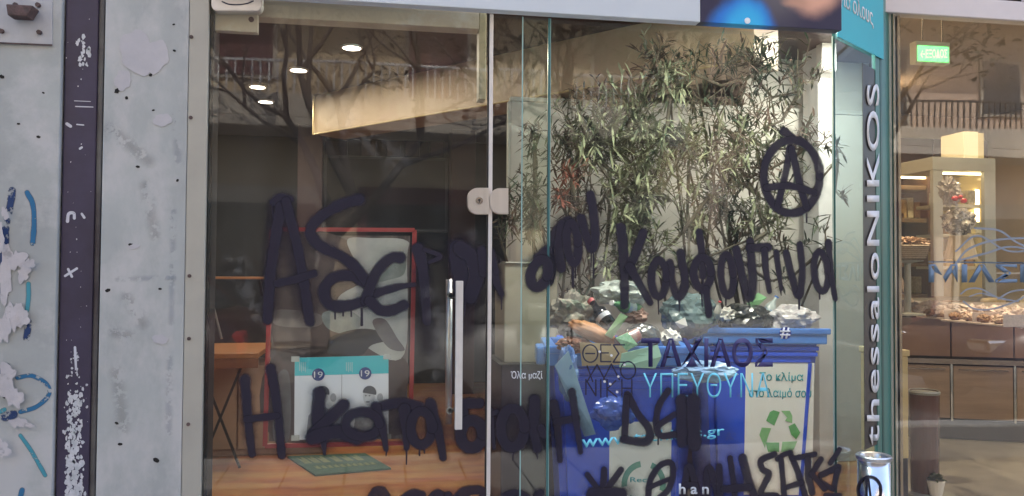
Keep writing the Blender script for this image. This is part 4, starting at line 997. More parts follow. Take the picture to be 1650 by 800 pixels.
crumple('leather_scrap', at(925, 556, 3.10), (.065, .06, .03), mat('dark_tan_leather', (.20, .075, .04), (.12, .045, .025), 12, .5), seed=17, amp=.3, label='dark tan leather scrap at the left corner of the left bin', cat='leather scrap')
crumple('rubbish_bag', at(1035, 542, 3.20), (.075, .06, .052), m_bag, seed=21, amp=.12, label='small black bag on the left bin above the green leaflets', cat='rubbish bag')
crumple('paper_sack', at(925, 508, 3.25), (.09, .07, .08), mat('grey_brown_paper', (.30, .27, .22), (.17, .155, .13), 20, .85, c3=(.12, .15, .11), scale3=12), seed=25, amp=.45, freq=2.6, label='grey brown crumpled paper sack on the far left of the left bin', cat='paper sack')
crumple('cloth_scrap', at(1022, 510, 3.28), (.05, .04, .03), mat('brown_pink_cloth', (.36, .22, .17), (.2, .12, .1), 20, .8), seed=27, amp=.5, freq=2.6, label='brown pink rag on the left heap beside the green strip', cat='rag')
crumple('plastic_bag', at(915, 600, 2.97), (.035, .03, .09), m_bag3, seed=31, amp=.4, label='blue bag hanging down the left corner of the left bin', cat='plastic bag')
crumple('plastic_bag', at(990, 665, 2.95), (.075, .03, .06), mat('blue_film', (.06, .13, .46), (.02, .05, .36), 8, .22), seed=33, amp=.4, freq=3, label='crumpled blue film on the front of the left bin', cat='plastic bag')
# bottle
bt = thing('black_bottle', 'glossy black bottle with a pale label band lying in the left heap', 'bottle', at(975, 512, 3.16))
p, q = at(954, 488, 3.18), at(983, 525, 3.12)
obj('bottle_body', tube([p, p + (q - p) * .25, p + (q - p) * .4, q], [.012, .014, .030, .030], 18), mat('gloss_black', (.012, .012, .016), None, 5, .08), bt, smooth=True)
obj('label_band', tube([p + (q - p) * .58, p + (q - p) * .74], [.0306, .0306], 18, cap=False), mat('bottle_label', (.5, .5, .55), None, 5, .4), bt, smooth=True)
obj('cap', tube([p - (q - p) * .12, p], .015, 14), m_red, bt)
def bottle(label, a_, b_, rr_, m_, capm):
    t_ = thing('plastic_bottle', label, 'bottle', (a_ + b_) / 2); d_ = b_ - a_
    obj('bottle_body', tube([a_, a_ + d_ * .08, a_ + d_ * .62, a_ + d_ * .80, a_ + d_ * .86, b_ - d_ * .04], [rr_ * .85, rr_, rr_, rr_ * .42, rr_ * .32, rr_ * .32], 18), m_, t_, smooth=True)
    obj('cap', tube([b_ - d_ * .04, b_], rr_ * .42, 14), capm, t_)
    obj('label_band', tube([a_ + d_ * .25, a_ + d_ * .5], rr_ * 1.02, 18, cap=False), mat('paper_label', (.5, .55, .45), (.2, .3, .5), 40, .5), t_, smooth=True)
bottle('green plastic bottle lying across the left heap of rubbish', at(1030, 500, 3.3), at(985, 488, 3.2), .026, mat('green_pet', (.10, .28, .12), None, 5, .15), MATS['white_plastic'])
bottle('clear grey plastic bottle sticking out of the right bin', at(1228, 520, 4.2), at(1252, 478, 4.2), .028, mat('clear_pet', (.45, .50, .50), (.3, .34, .34), 8, .12), MATS['bright_blue_print'])
bottle('small pale bottle leaning between the grey bag and the black bag', at(1150, 520, 4.0), at(1160, 486, 3.95), .02, mat('pale_pet', (.6, .6, .56), None, 8, .2), m_red)
crumple('paper_ball', at(1172, 508, 4.1), (.05, .04, .035), mat('crumpled_paper', (.68, .66, .62), (.5, .48, .46), 20, .85), seed=71, amp=.6, freq=4, sub=3, label='crumpled white paper ball at the left end of the right bin heap', cat='paper')
crumple('paper_ball', at(1080, 545, 3.3), (.04, .04, .03), MATS['crumpled_paper'], seed=73, amp=.6, freq=4, sub=3, label='crumpled white paper ball between the two bins', cat='paper')
cn_ = at(1008, 546, 3.08); tag(obj('drink_can', tube([cn_ + Vector((-.03, 0, -.02)), cn_ + Vector((.055, .02, .012))], .028, 20), mat('red_can', (.42, .05, .045), (.45, .42, .40), 22, .25, .6)), 'dented red drink can lying at the rim of the left bin', 'can')
# cardboard, leaflets
def card(name, pxs, dep, m, label, cat, th=.004):
    o = obj(name, plate([HD(x, y, dep + (i % 2) * .01) for i, (x, y) in enumerate(pxs)], th, (0, -1, 0)), m); return tag(o, label, cat)
card('cardboard_piece', [(934, 552), (1012, 556), (1010, 588), (938, 590)], 3.0, mat('tan_cardboard', (.42, .33, .20), (.36, .27, .16), 9, .8), 'flat tan cardboard piece behind the thin lined city name', 'cardboard')
card('leaflet', [(1002, 570), (1060, 556), (1066, 575), (1056, 594), (998, 592)], 2.98, mat('mint_paper', (.34, .56, .45), (.28, .50, .40), 9, .7), 'mint green leaflet on the rim of the left bin', 'leaflet')
card('leaflet', [(992, 545), (1012, 536), (1028, 556), (1010, 566)], 2.96, mat('green_paper', (.10, .34, .18), (.30, .55, .38), 60, .7), 'small patterned green leaflet above the mint one', 'leaflet')
card('green_strip', [(975, 540), (1000, 505), (1012, 510), (986, 546)], 3.06, mat('strip_green', (.26, .42, .22), None, 9, .6), 'long pale green strip standing in the left heap', 'plastic strip')
card('green_wrapper', [(1204, 490), (1222, 472), (1236, 480), (1216, 498)], 4.15, mat('bright_green', (.25, .52, .25), (.2, .42, .2), 9, .5), 'bright green wrapper on top of the right bin heap', 'wrapper')
card('blue_strap', [(894, 590), (916, 566), (960, 700), (942, 704)], 2.93, mat('pale_blue_strap', (.22, .36, .50), (.16, .27, .46), 9, .4), 'pale blue strap draped down the left edge of the left bin', 'strap')
card('white_tissue', [(1088, 520), (1104, 512), (1108, 526), (1096, 530)], 3.6, mat('white_tissue', (.6, .58, .56), None, 9, .8), 'scrap of white tissue beside the grey green bag', 'tissue')

# ================================================================== OLEANDER PLANTS
def leafmat(name, c1, c2):
    m = mat(name, c1, c2, 14, .75, spec=.2); return m
L_dark = leafmat('dark_green_leaf', (.055, .075, .048), (.020, .032, .022)); L_mid = leafmat('olive_leaf', (.13, .14, .085), (.05, .06, .04))
L_pale = leafmat('pale_green_leaf', (.25, .27, .17), (.13, .15, .09)); L_brown = leafmat('brown_leaf', (.11, .075, .055), (.045, .03, .025)); L_red = leafmat('red_brown_leaf', (.20, .055, .035), (.11, .035, .025))
m_stem = mat('plant_stem', (.10, .085, .055), (.06, .05, .035), 20, .7)
m_pot = mat('terracotta_pot', (.26, .12, .075), (.2, .09, .06), 9, .75)
def leaf(bm, p, d, ln, wd, droop, rnd, mi):
    d = d.normalized(); s = d.cross(Vector((rnd.uniform(-.4, .4), rnd.uniform(-.4, .4), 1)))
    if s.length < .05: s = Vector((1, 0, 0))
    s.normalize(); n = s.cross(d)
    p1 = p + d * ln * .3 - Vector((0, 0, droop * .15 * ln)); p2 = p + d * ln * .65 - Vector((0, 0, droop * .5 * ln)); p3 = p + d * ln - Vector((0, 0, droop * ln))
    v = [bm.verts.new(q) for q in (p, p1 + s * wd * .9 + n * wd * .3, p1 - s * wd * .9 + n * wd * .3, p2 + s * wd + n * wd * .3, p2 - s * wd + n * wd * .3, p3)]
    for f in ((v[0], v[1], v[2]), (v[1], v[3], v[4], v[2]), (v[3], v[5], v[4])): bm.faces.new(f).material_index = mi
def plant(label, base, blobs, mats, seed, ln=.085, wd=.0060, dens=.62, potr=.17, per=10):
    """base: foot (x, y); blobs: picture ovals (cx, cy, rx, ry, depth, whorls)"""
    rnd = random.Random(seed)
    t = thing('oleander_plant', label, 'plant', (base[0], base[1], .045), 'oleander plants behind the shop window')
    obj('pot', lathe((base[0], base[1], .046), [(potr * .7, 0), (potr, .30), (potr * 1.08, .30), (potr * 1.08, .34), (potr * .95, .34), (potr * .93, .30), (.0, .30)], 24), m_pot, t)
    fb = bmesh.new(); sb_ = bmesh.new(); B0 = Vector((base[0], base[1], .33))
    lastC = None
    for bi, (cx, cy, rx, ry, dep, nw) in enumerate(blobs):
        C = HD(cx, cy + ry * .75, dep); mid = B0.lerp(C, .55) + Vector((rnd.uniform(-.05, .05), rnd.uniform(-.05, .05), .05))
        st0 = B0 + Vector((rnd.uniform(-.04, .04), rnd.uniform(-.04, .04), 0))
        if bi % 4 and lastC is not None: st0 = lastC; mid = st0.lerp(C, .5) + Vector((rnd.uniform(-.06, .06), rnd.uniform(-.08, .08), -.06))
        tube([st0, mid, C], [.011, .008, .006], 6, bm=sb_)
        lastC = C
        T = HD(cx + rnd.uniform(-.3, .3) * rx, cy - ry * .6, dep); tube([C, C.lerp(T, .5) + Vector((rnd.uniform(-.04, .04), rnd.uniform(-.05, .05), 0)), T], [.006, .004, .0025], 5, bm=sb_)
        for k in range(int(nw * dens)):
            a = rnd.uniform(0, 2 * math.pi); q = math.sqrt(rnd.random())
            x, y = cx + rx * q * math.cos(a), cy + ry * q * math.sin(a)
            p = HD(x, y, dep + rnd.uniform(-.18, .18))
            root = C.lerp(T, rnd.random()) ; dirn = (p - root); dirn = dirn.normalized() if dirn.length > 1e-3 else Vector((0, 0, 1)); dirn = (dirn + Vector((0, 0, .55))).normalized()
            tl_ = rnd.uniform(.08, .18); b0 = p - dirn * tl_
            if k % 3 == 0: tube([root, b0, p], [.0035, .0028, .002], 4, bm=sb_)
            else: tube([b0, p], [.0026, .0018], 4, bm=sb_)
            mi = rnd.randrange(len(mats))
            for i in range(rnd.randint(per - 3, per + 3)):
                az = rnd.uniform(0, 2 * math.pi); el_ = rnd.uniform(-.25, 1.15)
                s = dirn.orthogonal().normalized(); u = dirn.cross(s)
                ld = (s * math.cos(az) + u * math.sin(az)) * math.cos(el_) + dirn * math.sin(el_)
                st = p - dirn * rnd.uniform(0, tl_ * .8)
                leaf(fb, st, ld, ln * rnd.uniform(.4, 1.35), wd * rnd.uniform(.7, 1.2), rnd.uniform(0, .35), rnd, mi)
    obj('stems', sb_, m_stem, t, kind='stuff'); obj('foliage', fb, list(mats), t, kind='stuff')
    return t
plant('dense dark green oleander reaching the top right of the shop window', HD(1235, 700, 5.0).xy[:], [
    (1120, 90, 95, 40, 4.45, 30), (1215, 90, 70, 44, 4.45, 51), (1290, 110, 42, 50, 4.55, 18), (1230, 170, 60, 50, 4.45, 45), (1150, 165, 70, 50, 4.45, 33), (1300, 215, 48, 34, 4.45, 21), (1190, 235, 75, 45, 4.40, 51),
    (1240, 285, 75, 55, 4.35, 45), (1170, 310, 50, 50, 4.35, 39), (1200, 360, 60, 26, 4.35, 21), (1350, 240, 26, 22, 4.30, 7), (1355, 312, 14, 8, 4.25, 3), (1110, 240, 36, 40, 4.45, 15), (1120, 365, 34, 30, 4.35, 18), (1180, 400, 60, 26, 4.35, 16), (1260, 380, 50, 30, 4.35, 14), (1330, 370, 26, 40, 4.3, 6), (1240, 440, 60, 18, 4.4, 8), (1150, 330, 40, 40, 4.35, 18)],
    [L_dark, L_mid, L_dark, L_brown, L_dark], 3)
plant('pale yellow green oleander spreading in the middle of the shop window', HD(1120, 700, 4.9).xy[:], [
    (1010, 170, 60, 60, 4.20, 33), (1040, 235, 60, 60, 4.20, 45), (960, 220, 60, 50, 4.20, 36), (1020, 300, 50, 50, 4.15, 45), (1080, 130, 40, 40, 4.25, 21), (1020, 355, 34, 34, 4.15, 30), (1100, 220, 60, 30, 4.20, 21), (1200, 220, 90, 30, 4.15, 15), (1010, 420, 60, 30, 4.15, 18), (1235, 330, 50, 60, 4.15, 12), (1100, 420, 30, 20, 4.15, 10), (1110, 330, 60, 50, 4.15, 14), (1150, 270, 70, 50, 4.1, 14), (1040, 400, 50, 40, 4.15, 14)],
    [L_pale, L_mid, L_pale, L_pale], 5, dens=1.25, ln=.095, wd=.0065)
plant('brownish oleander filling the upper left of the big window', HD(960, 690, 4.9).xy[:], [
    (930, 180, 50, 60, 4.40, 36), (905, 240, 30, 50, 4.40, 24), (1000, 150, 60, 40, 4.40, 27), (1060, 90, 60, 36, 4.40, 24), (940, 300, 60, 50, 4.40, 33), (985, 260, 40, 60, 4.40, 24), (930, 450, 42, 60, 4.25, 24), (960, 380, 60, 40, 4.25, 18)],
    [L_brown, L_mid, L_dark, L_brown], 8)
plant('low dark oleander behind the narrow glass pane by the door', HD(880, 700, 4.8).xy[:], [
    (858, 300, 26, 60, 4.35, 33), (850, 360, 30, 34, 4.35, 24), (862, 215, 22, 34, 4.35, 13), (822, 330, 18, 46, 4.35, 15), (806, 365, 14, 26, 4.35, 7)], [L_dark, L_mid, L_brown], 11)
plant('small red brown shrub beside the edge of the overlapping glass', HD(905, 690, 4.4).xy[:], [
    (922, 268, 26, 20, 3.95, 15), (905, 310, 20, 22, 3.95, 13), (938, 335, 24, 12, 3.95, 6)], [L_red, L_red, L_brown], 13, potr=.12, ln=.075)

# ================================================================== BAKERY NEXT DOOR
YK = .35
XK0 = HY(1437, 436, YK).x; XK1 = 6.2
zs = HY(1540, 24, YK).z; zs2 = HY(1540, 34, YK).z
ZKT = HY(1500, 26, YK).z
bk_ = thing('bakery_window', 'large shop window of the bakery with blue lettering at the right', 'window', ((XK0 + 3.4) / 2, YK, 0))
pane(XK0 + .012, XK1, YK, YK + .010, .10, ZKT, G_shop, bk_)
obj('edge_post', box(XK0 - .03, XK0 + .010, YK + .012, YK + .05, 0, ZKT, .003), mat('pale_post', (.42, .46, .42), (.34, .38, .35), 3, .4), bk_)
xm = HY(1446, 436, YK).x; obj('mullion', box(xm - .004, xm + .004, YK + .011, YK + .03, .10, ZKT), mat('thin_mullion', (.45, .42, .35), None, 3, .4), bk_)
obj('top_frame', box(XK0 - .03, XK1, YK - .012, YK + .05, ZKT + .001, ZKT + .085, .004), mat('white_frame', (.66, .62, .64), (.60, .56, .58), 3, .45), bk_)
lv = thing('ventilation_louvre', 'white louvred vent band above the bakery window', 'vent', (XK0 + .5, YK, ZKT + .2))
z0 = ZKT + .086
obj('louvre_back', box(XK0, XK1, YK + .04, YK + .06, z0, z0 + .8), m_dark, lv)
for i in range(9): obj('slat', box(XK0, 3.6, YK - .004, YK + .034, z0 + .03 + i * .045, z0 + .042 + i * .045), MATS['white_frame'], lv)
for px in (1466, 1556, 1652): x = HY(px, 5, YK - .01).x; obj('divider', box(x - .016, x + .016, YK - .014, YK - .005, z0, z0 + .8, .002), MATS['white_frame'], lv)
FK = lambda x, y: HY(x, y, YK)
# blue lettering and swirls on the glass
text('lettering', 'ΜΙΛΣΓ', quadpx(1496, 426, 1672, 456, FK), mat('slate_blue_vinyl', (.13, .20, .30), (.10, .16, .26), 5, .5), bk_, FN, weight=.03)
obj('lettering_rule', plate([FK(1496, 421), FK(1660, 423), FK(1660, 425.5), FK(1496, 423.5)], .0006, FN), MATS['slate_blue_vinyl'], bk_)
for st in ([([(1540, 425), (1560, 402), (1600, 388), (1650, 384), (1700, 386)], 3.2), ([(1545, 420), (1590, 408), (1630, 398), (1690, 410)], 3)], [([(1570, 368), (1610, 372), (1640, 392), (1690, 412)], 3)], [([(1540, 405), (1575, 380), (1625, 405), (1680, 400)], 2.6)],
           [([(1548, 474), (1560, 466), (1580, 466), (1608, 480), (1640, 486)], 2.4), ([(1552, 486), (1570, 498), (1600, 498), (1640, 484), (1660, 470)], 2.6), ([(1562, 478), (1580, 473), (1600, 478), (1620, 482)], 1.8)], [([(1608, 482), (1630, 470), (1665, 466)], 2.4)]):
    obj('swirl', ribbon(st, FK, FN, lift=.0008), P_swirl, bk_)
# room shell
struct(obj('bakery_floor', box(2.16, 7.5, YK + .02, 6.2, -.021, .044), mat('bakery_tile', (.30, .29, .28), (.24, .235, .23), 5, .35)))
struct(obj('bakery_ceiling', box(2.16, 7.5, YK + .06, 6.2, 3.3, 3.5), mat('bakery_ceiling_paint', (.38, .34, .30), (.34, .30, .27), 2, .6)))
struct(obj('bakery_back_wall', box(2.3, 7.5, 6.0, 6.2, 0, 3.29), mat('bakery_wall_beige', (.40, .335, .27), (.35, .29, .235), 2, .6)))
struct(obj('bakery_side_wall', box(7.3, 7.5, YK + .06, 5.99, 0, 3.29), MATS['bakery_wall_beige']))
struct(obj('bakery_divider', plate([W0 + Vector((.06, 0, 0)) , W1 + Vector((.06, 0, 0)), W1 + Vector((.06, 0, 3.29)), W0 + Vector((.06, 0, 3.29))], .01, -wn), MATS['bakery_wall_beige']))
# dark upper panels on back
a = HD(1475, 250, 7.2); b = HD(1655, 160, 7.2)
dp = thing('dark_wall_panel', 'dark maroon wall panelling high behind the bakery counter', 'wall panel', (a + b) / 2)
for i in range(4):
    x0 = 4.3 + i * .75; obj('panel', box(x0, x0 + .735, 5.93, 5.99, 1.3, HD(1560, 180, 8.0).z, .004), mat('maroon_panel', (.075, .04, .04), (.05, .028, .028), 3, .45), dp)
# counter along the left side, running back
C0, C1 = HD(1434, 500, 6.7), HD(1662, 527, 6.45)
C0.z = C1.z = 0
cdir = (C1 - C0).normalized(); cnn = Vector((cdir.y, -cdir.x, 0))
if cnn.dot(CAM - C1) < 0: cnn = -cnn
Lr = (C1 - C0).length + .8
def cface(u0, u1, z0_, z1_, lift, th=.02):
    p, q = C0 + cdir * u0 + cnn * lift, C0 + cdir * u1 + cnn * lift
    return plate([Vector((p.x, p.y, z0_)), Vector((q.x, q.y, z0_)), Vector((q.x, q.y, z1_)), Vector((p.x, p.y, z1_))], th, cnn)
ZT = 1.09
ct = thing('bakery_counter', 'long brown bakery counter with steel doors and a white worktop', 'counter', (C0 + C1) / 2)
m_cb = mat('counter_brown', (.22, .14, .115), (.16, .10, .085), 2, .28)
obj('counter_core', cface(0, Lr, .05, ZT - .05, -.05, .60), mat('core_dark', (.04, .03, .03), None, 3, .6), ct)
obj('worktop', cface(-.1, Lr, ZT - .045, ZT, .03, .70), mat('white_worktop', (.66, .58, .55), (.60, .52, .50), 3, .3), ct)
for k in range(4):
    u = Lr * k / 4; obj('upper_panel', cface(u + .006, u + Lr / 4 - .006, .72, ZT - .06, -.012, .02), m_cb, ct)
obj('middle_rail', cface(0, Lr, .66, .70, .010, .03), mat('rail_steel', (.32, .27, .25), None, 9, .25, .8), ct)
m_sd = mat('brushed_brown_steel', (.34, .26, .22), (.27, .20, .17), 2, .34, .4, stretch=(1, 1, 12))
nd = 4
for k in range(nd):
    u = Lr * k / nd
    d_ = obj('steel_door', cface(u + .014, u + Lr / nd - .014, .22, .645, .0, .02), m_sd, ct)
    obj('handle', cface(u + .05, u + Lr / nd - .05, .612, .622, .012, .010), MATS['rail_steel'], d_)
    obj('hinge_post', cface(u - .008, u + .008, .20, .66, .004, .02), m_chrome, ct)
obj('plinth', cface(0, Lr, .05, .205, -.02, .02), mat('plinth_blue_black', (.05, .045, .06), None, 3, .4), ct)
# display cabinet on counter, and shelves
def cbox(name, u0, u1, v0, v1, z0_, z1_, m, parent, bev=0.0):
    """box in the counter's own axes: u along it, v back from its front edge"""
    bm = box(u0, u1, -v1, -v0, z0_, z1_, bev)
    M = Matrix(((cdir.x, cnn.x, 0), (cdir.y, cnn.y, 0), (0, 0, 1))).to_4x4(); M.translation = C0
    bmesh.ops.transform(bm, matrix=M, verts=bm.verts); return obj(name, bm, m, parent)
# cabinet stands at the back wall side facing the window
def face_box(name, x0, x1, y0p, y1p, dep, th, m, parent, bev=.003):
    """upright box whose front, square to the street, fills the drawn rectangle"""
    a, b = HD((x0 + x1) / 2, (y0p + y1p) / 2, dep), None; Y = a.y
    p, q = HY(x0, y1p, Y), HY(x1, y0p, Y)
    return obj(name, box(p.x, q.x, Y, Y + th, p.z, q.z, bev), m, parent), Y
m_steelf = mat('cabinet_grey', (.34, .35, .33), (.28, .29, .275), 4, .35, .4)
m_gold = mat('warm_lit_interior', (.52, .40, .20), (.44, .32, .15), 5, .5)
gc = thing('glass_cabinet', 'tall grey framed refrigerated cabinet with warm lit shelves in the bakery', 'display cabinet', HD(1550, 460, 5.2))
DG = 5.3
_, Yg = face_box('frame_top', 1503, 1604, 256, 274, DG, .36, m_steelf, gc)
def fb2(name, x0, x1, y0p, y1p, Y, th, m, parent, bev=.002):
    p, q = HY(x0, y1p, Y), HY(x1, y0p, Y); return obj(name, box(p.x, q.x, Y, Y + th, p.z, q.z, bev), m, parent)
fb2('frame_side', 1505, 1519, 275, 478, Yg, .03, m_steelf, gc); fb2('frame_side', 1588, 1604, 275, 478, Yg, .03, m_steelf, gc)
for x_ in (1506, 1601): fb2('side_glass', x_, x_ + 1.2, 275, 478, Yg + .031, .30, G_pane, gc, bev=0)
for x_ in (1505, 1598): fb2('back_post', x_, x_ + 5, 275, 478, Yg + .333, .02, m_steelf, gc)
fb2('back_panel', 1519.5, 1587.5, 275, 478, Yg + .335, .02, m_gold, gc)
for y in (330, 378, 430): fb2('shelf', 1519.5, 1587.5, y, y + 4, Yg + .05, .27, MATS['thin_mullion'], gc)
mL = mat('cabinet_light_strip', (.9, .8, .5), None, 3, .5, emit=(1, .78, .42), estr=2.2)
fb2('light_strip', 1522, 1585, 276, 280, Yg + .10, .04, mL, gc)
fb2('light_strip', 1574, 1578, 306, 372, Yg + .31, .02, mL, gc)
sh2 = thing('wall_shelving', 'golden lit bakery shelving stocked with boxes left of the grey cabinet', 'shelves', HD(1475, 400, 5.8))
_, Ys = face_box('shelf_back', 1425, 1500, 268, 480, 6.1, .03, m_gold, sh2)
for y, h in ((272, 4), (300, 5), (353, 5), (425, 5), (474, 6)): fb2('shelf_board', 1425, 1500, y, y + h, Ys - .30, .29, mat('shelf_brown', (.24, .15, .08), None, 5, .5), sh2)
fb2('side_post', 1496, 1503, 262, 480, Ys - .31, .30, mat('post_brown', (.14, .07, .05), None, 5, .5), sh2)
fb2('light_strip', 1440, 1492, 284, 287, Ys - .29, .02, mL, sh2)
pastel = [(.62, .52, .28), (.58, .55, .42), (.50, .36, .16), (.66, .60, .46), (.45, .28, .14)]
k = 0
for y0p, y1p, xs_ in ((318, 352, [1440, 1452, 1463, 1474, 1486]), (388, 424, [1492]), (334, 352, [1448]), (440, 473, [1476, 1486])):
    for x in xs_:
        k += 1; c_ = pastel[k % 5]
        p, q = HY(x, y1p, Ys - .24), HY(x + 9, y0p + (k * 7) % 10, Ys - .24)
        b_ = obj('biscuit_box', box(p.x, q.x, Ys - .24, Ys - .10, p.z + .002, q.z, .003), mat('box_print_%d' % (k % 5), c_, tuple(v * .6 for v in c_), 60, .5))
        tag(b_, ['cream', 'pale', 'brown', 'ivory', 'tan'][k % 5] + ' biscuit box on the golden shelves, number %d from the left' % k if False else 'small packed biscuit box on the golden lit bakery shelving', 'box', 'biscuit boxes on the golden shelving')
k = 0
for yb, xs_ in ((330, [1526, 1543, 1560]), (378, [1528, 1560, 1572]), (430, [1524, 1541, 1557, 1571])):
    for x in xs_:
        k += 1; c_ = pastel[(k * 2) % 5]
        p, q = HY(x, yb - .5, Yg + .12), HY(x + 12, yb - 17 - (k * 5) % 9, Yg + .12)
        b_ = obj('cake_box', box(p.x, q.x, Yg + .12, Yg + .30, p.z + .002, q.z, .004), mat('box_print_%d' % (k % 5), c_, tuple(v * .6 for v in c_), 60, .5))
        tag(b_, 'small packed cake box on a shelf inside the grey framed cabinet', 'box', 'cake boxes in the grey framed cabinet')
# white box on cabinet
p, q = HY(1553, 256, Yg + .05), HY(1576, 213, Yg + .05); r = HY(1587, 213, Yg + .05)
wb = thing('white_carton', 'white and cream cardboard carton standing on top of the grey cabinet', 'carton', p)
bm = plate([(p.x, p.y, p.z), (q.x, p.y, p.z), (q.x, p.y, q.z), (p.x, p.y, q.z)], .01, (0, -1, 0))
obj('carton_front', box(p.x, q.x, p.y, p.y + .22, p.z + .003, q.z, .003), mat('cream_carton', (.66, .62, .48), (.60, .56, .43), 5, .7), wb); bm.free()
obj('carton_side', box(q.x + .001, r.x, p.y + .01, p.y + .21, p.z + .003, q.z - .006, .003), mat('cream_carton_side', (.50, .44, .27), None, 5, .7), wb)
# cellophane gift bag
gb = thing('gift_bag', 'clear cellophane gift bag tied with a red bow in front of the cabinet', 'gift bag', HD(1548, 400, 4.6))
GD = 4.7
m_cel = mat('cellophane', (.55, .53, .52), (.30, .28, .28), 30, .15, alpha=.75)
crumple('bag_body', HD(1545, 358, GD), (.085, .07, .075), mat('bag_contents', (.38, .35, .32), (.05, .05, .06), 26, .25, c3=(.6, .58, .55), scale3=18, th3=(.5, .55)), gb, seed=44, amp=.35, freq=4)
crumple('bag_top', HD(1530, 308, GD), (.055, .04, .07), m_cel, gb, seed=46, amp=.7, freq=5, rot=R(-14))
for s in (-1, 1): crumple('bow_loop', HD(1546 + s * 7, 322 + s * 2, GD - .06), (.020, .012, .014), mat('red_ribbon', (.60, .02, .04), None, 5, .35), gb, seed=48 + s, amp=.2, sub=3)
crumple('bow_knot', HD(1548, 318, GD - .07), (.012, .012, .012), MATS['red_ribbon'], gb, seed=52, amp=.2, sub=3)
obj('bag_stand', tube([HD(1548, 380, GD), HD(1548, 418, GD)], [.06, .09], 20), mat('stand_cream', (.5, .42, .3), None, 5, .4), gb)
# wicker/bread basket
bs = thing('woven_basket', 'shallow woven basket of wrapped sweets at the left behind the bakery glass', 'basket', HD(1462, 395, 5.2))
cB = HD(1462, 404, 5.0)
prof = [(.07, -.06), (.10, -.04), (.115, 0), (.122, .03), (.11, .032), (.095, .0), (.0, -.02)]
obj('bowl', lathe(cB, prof, 26), mat('wicker', (.36, .29, .22), (.20, .15, .11), 60, .8, bump=.6), bs)
for i in range(7): 
    z_ = -.045 + i * .012; rr_ = .102 + .0035 * i
    obj('weave_band', lathe(cB + Vector((0, 0, z_)), [(rr_, -.004), (rr_ + .006, 0), (rr_, .004)], 24), mat('wicker_light', (.46, .40, .33), (.3, .24, .19), 70, .8), bs)
crumple('wrapped_sweets', cB + Vector((0, 0, .045)), (.10, .09, .035), mat('sweet_wrap', (.50, .36, .26), (.30, .18, .12), 40, .4), bs, seed=60, amp=.6, freq=7)
tag(obj('serving_stand', lathe(cB + Vector((0, 0, -.40)), [(.10, 0), (.10, .01), (.02, .02), (.02, .32), (.09, .335), (.09, .338)], 22), m_steelf), 'grey metal stand that carries the woven basket', 'stand')
# paper lace & pastry trays on the counter
for i, (px, py, dp_) in enumerate(((1492, 478, 5.9), (1535, 478, 5.4), (1580, 480, 5.0), (1628, 482, 4.75))):
    c_ = HD(px, py, dp_); c_.z = ZT + .006
    lbs = ['farthest pastry tray on the bakery counter, left end', 'second pastry tray from the left on the bakery counter', 'third pastry tray from the left below the blue lettering', 'nearest pastry tray on the bakery counter, at right']
    t = thing('pastry_tray', lbs[i], 'tray', c_, 'pastry trays along the bakery counter')
    obj('tray', box(c_.x - .17, c_.x + .17, c_.y - .14, c_.y + .14, c_.z, c_.z + .012, .004), MATS['white_worktop'], t)
    rn = random.Random(80 + i)
    for j in range(8):
        crumple('pastry', (c_.x - .13 + .088 * (j % 4), c_.y - .06 + .12 * (j // 4), c_.z + .035), (.030, .034, .024), (mat('pastry_glaze', (.60, .54, .50), (.46, .33, .26), 20, .5), mat('pastry_dark', (.22, .11, .06), (.3, .2, .12), 24, .5), mat('pastry_pink', (.55, .36, .34), (.6, .5, .44), 24, .5))[j % 3], t, seed=90 + i * 9 + j, amp=.5, freq=4, sub=3)
    obj('lace_edge', box(c_.x - .175, c_.x + .175, c_.y - .146, c_.y - .142, c_.z, c_.z + .07, .001), mat('lace_paper', (.66, .60, .60), (.50, .46, .48), 80, .8), t)
obj('lace_runner', cface(0, Lr, ZT + .001, ZT + .075, -.03, .003), MATS['lace_paper'], ct)
obj('glass_guard', cface(0, Lr, ZT + .08, ZT + .30, -.02, .004), G_pane, ct)
obj('guard_rail', cface(0, Lr, ZT + .305, ZT + .318, -.018, .010), m_satin, ct)
rn = random.Random(31)
spots = ['at the far end of the bakery counter', 'second from the far end of the counter', 'third from the far end of the counter', 'left of the middle of the counter', 'in the middle of the counter', 'right of the middle of the counter', 'third from the near end of the counter', 'second from the near end of the counter', 'at the near end of the bakery counter']
for k in range(9):
    u = .25 + k * .30; c_ = C0 + cdir * u - cnn * .26; hh = rn.uniform(.05, .14)
    t = thing('cake', ['white iced', 'brown glazed', 'cream topped'][k % 3] + ' cake ' + spots[k], 'cake', (c_.x, c_.y, ZT), 'cakes lined up along the bakery counter')
    obj('cake_plate', lathe((c_.x, c_.y, ZT + .002), [(.06, 0), (.115, .012), (.11, .016), (0, .012)], 20), MATS['white_worktop'], t)
    obj('cake_body', lathe((c_.x, c_.y, ZT + .016), [(.09, 0), (.092, hh * .8), (.08, hh), (.03, hh * 1.05), (0, hh * 1.05)], 20), mat('cake_icing_' + 'abc'[k % 3], [(.66, .60, .54), (.26, .13, .07), (.56, .42, .26)][k % 3], None, 30, .5), t)
wl_ = ['leftmost', 'second from the left', 'third from the left', 'fourth from the left', 'fifth from the left', 'rightmost']
for k in range(6):
    c_ = HD(1462 + 36 * k, 476 + 2.2 * k, 5.9 - .24 * k)
    crumple('lace_paper_bundle', (c_.x, c_.y, ZT + .055), (.085, .07, .05), mat('pale_pink_lace', (.70, .62, .62), (.52, .46, .47), 60, .8), seed=140 + k, amp=.55, freq=3.4, label='pale crumpled lace paper on the bakery counter, ' + wl_[k] + ' of the row', cat='lace paper')['group'] = 'lace paper bundles along the counter'
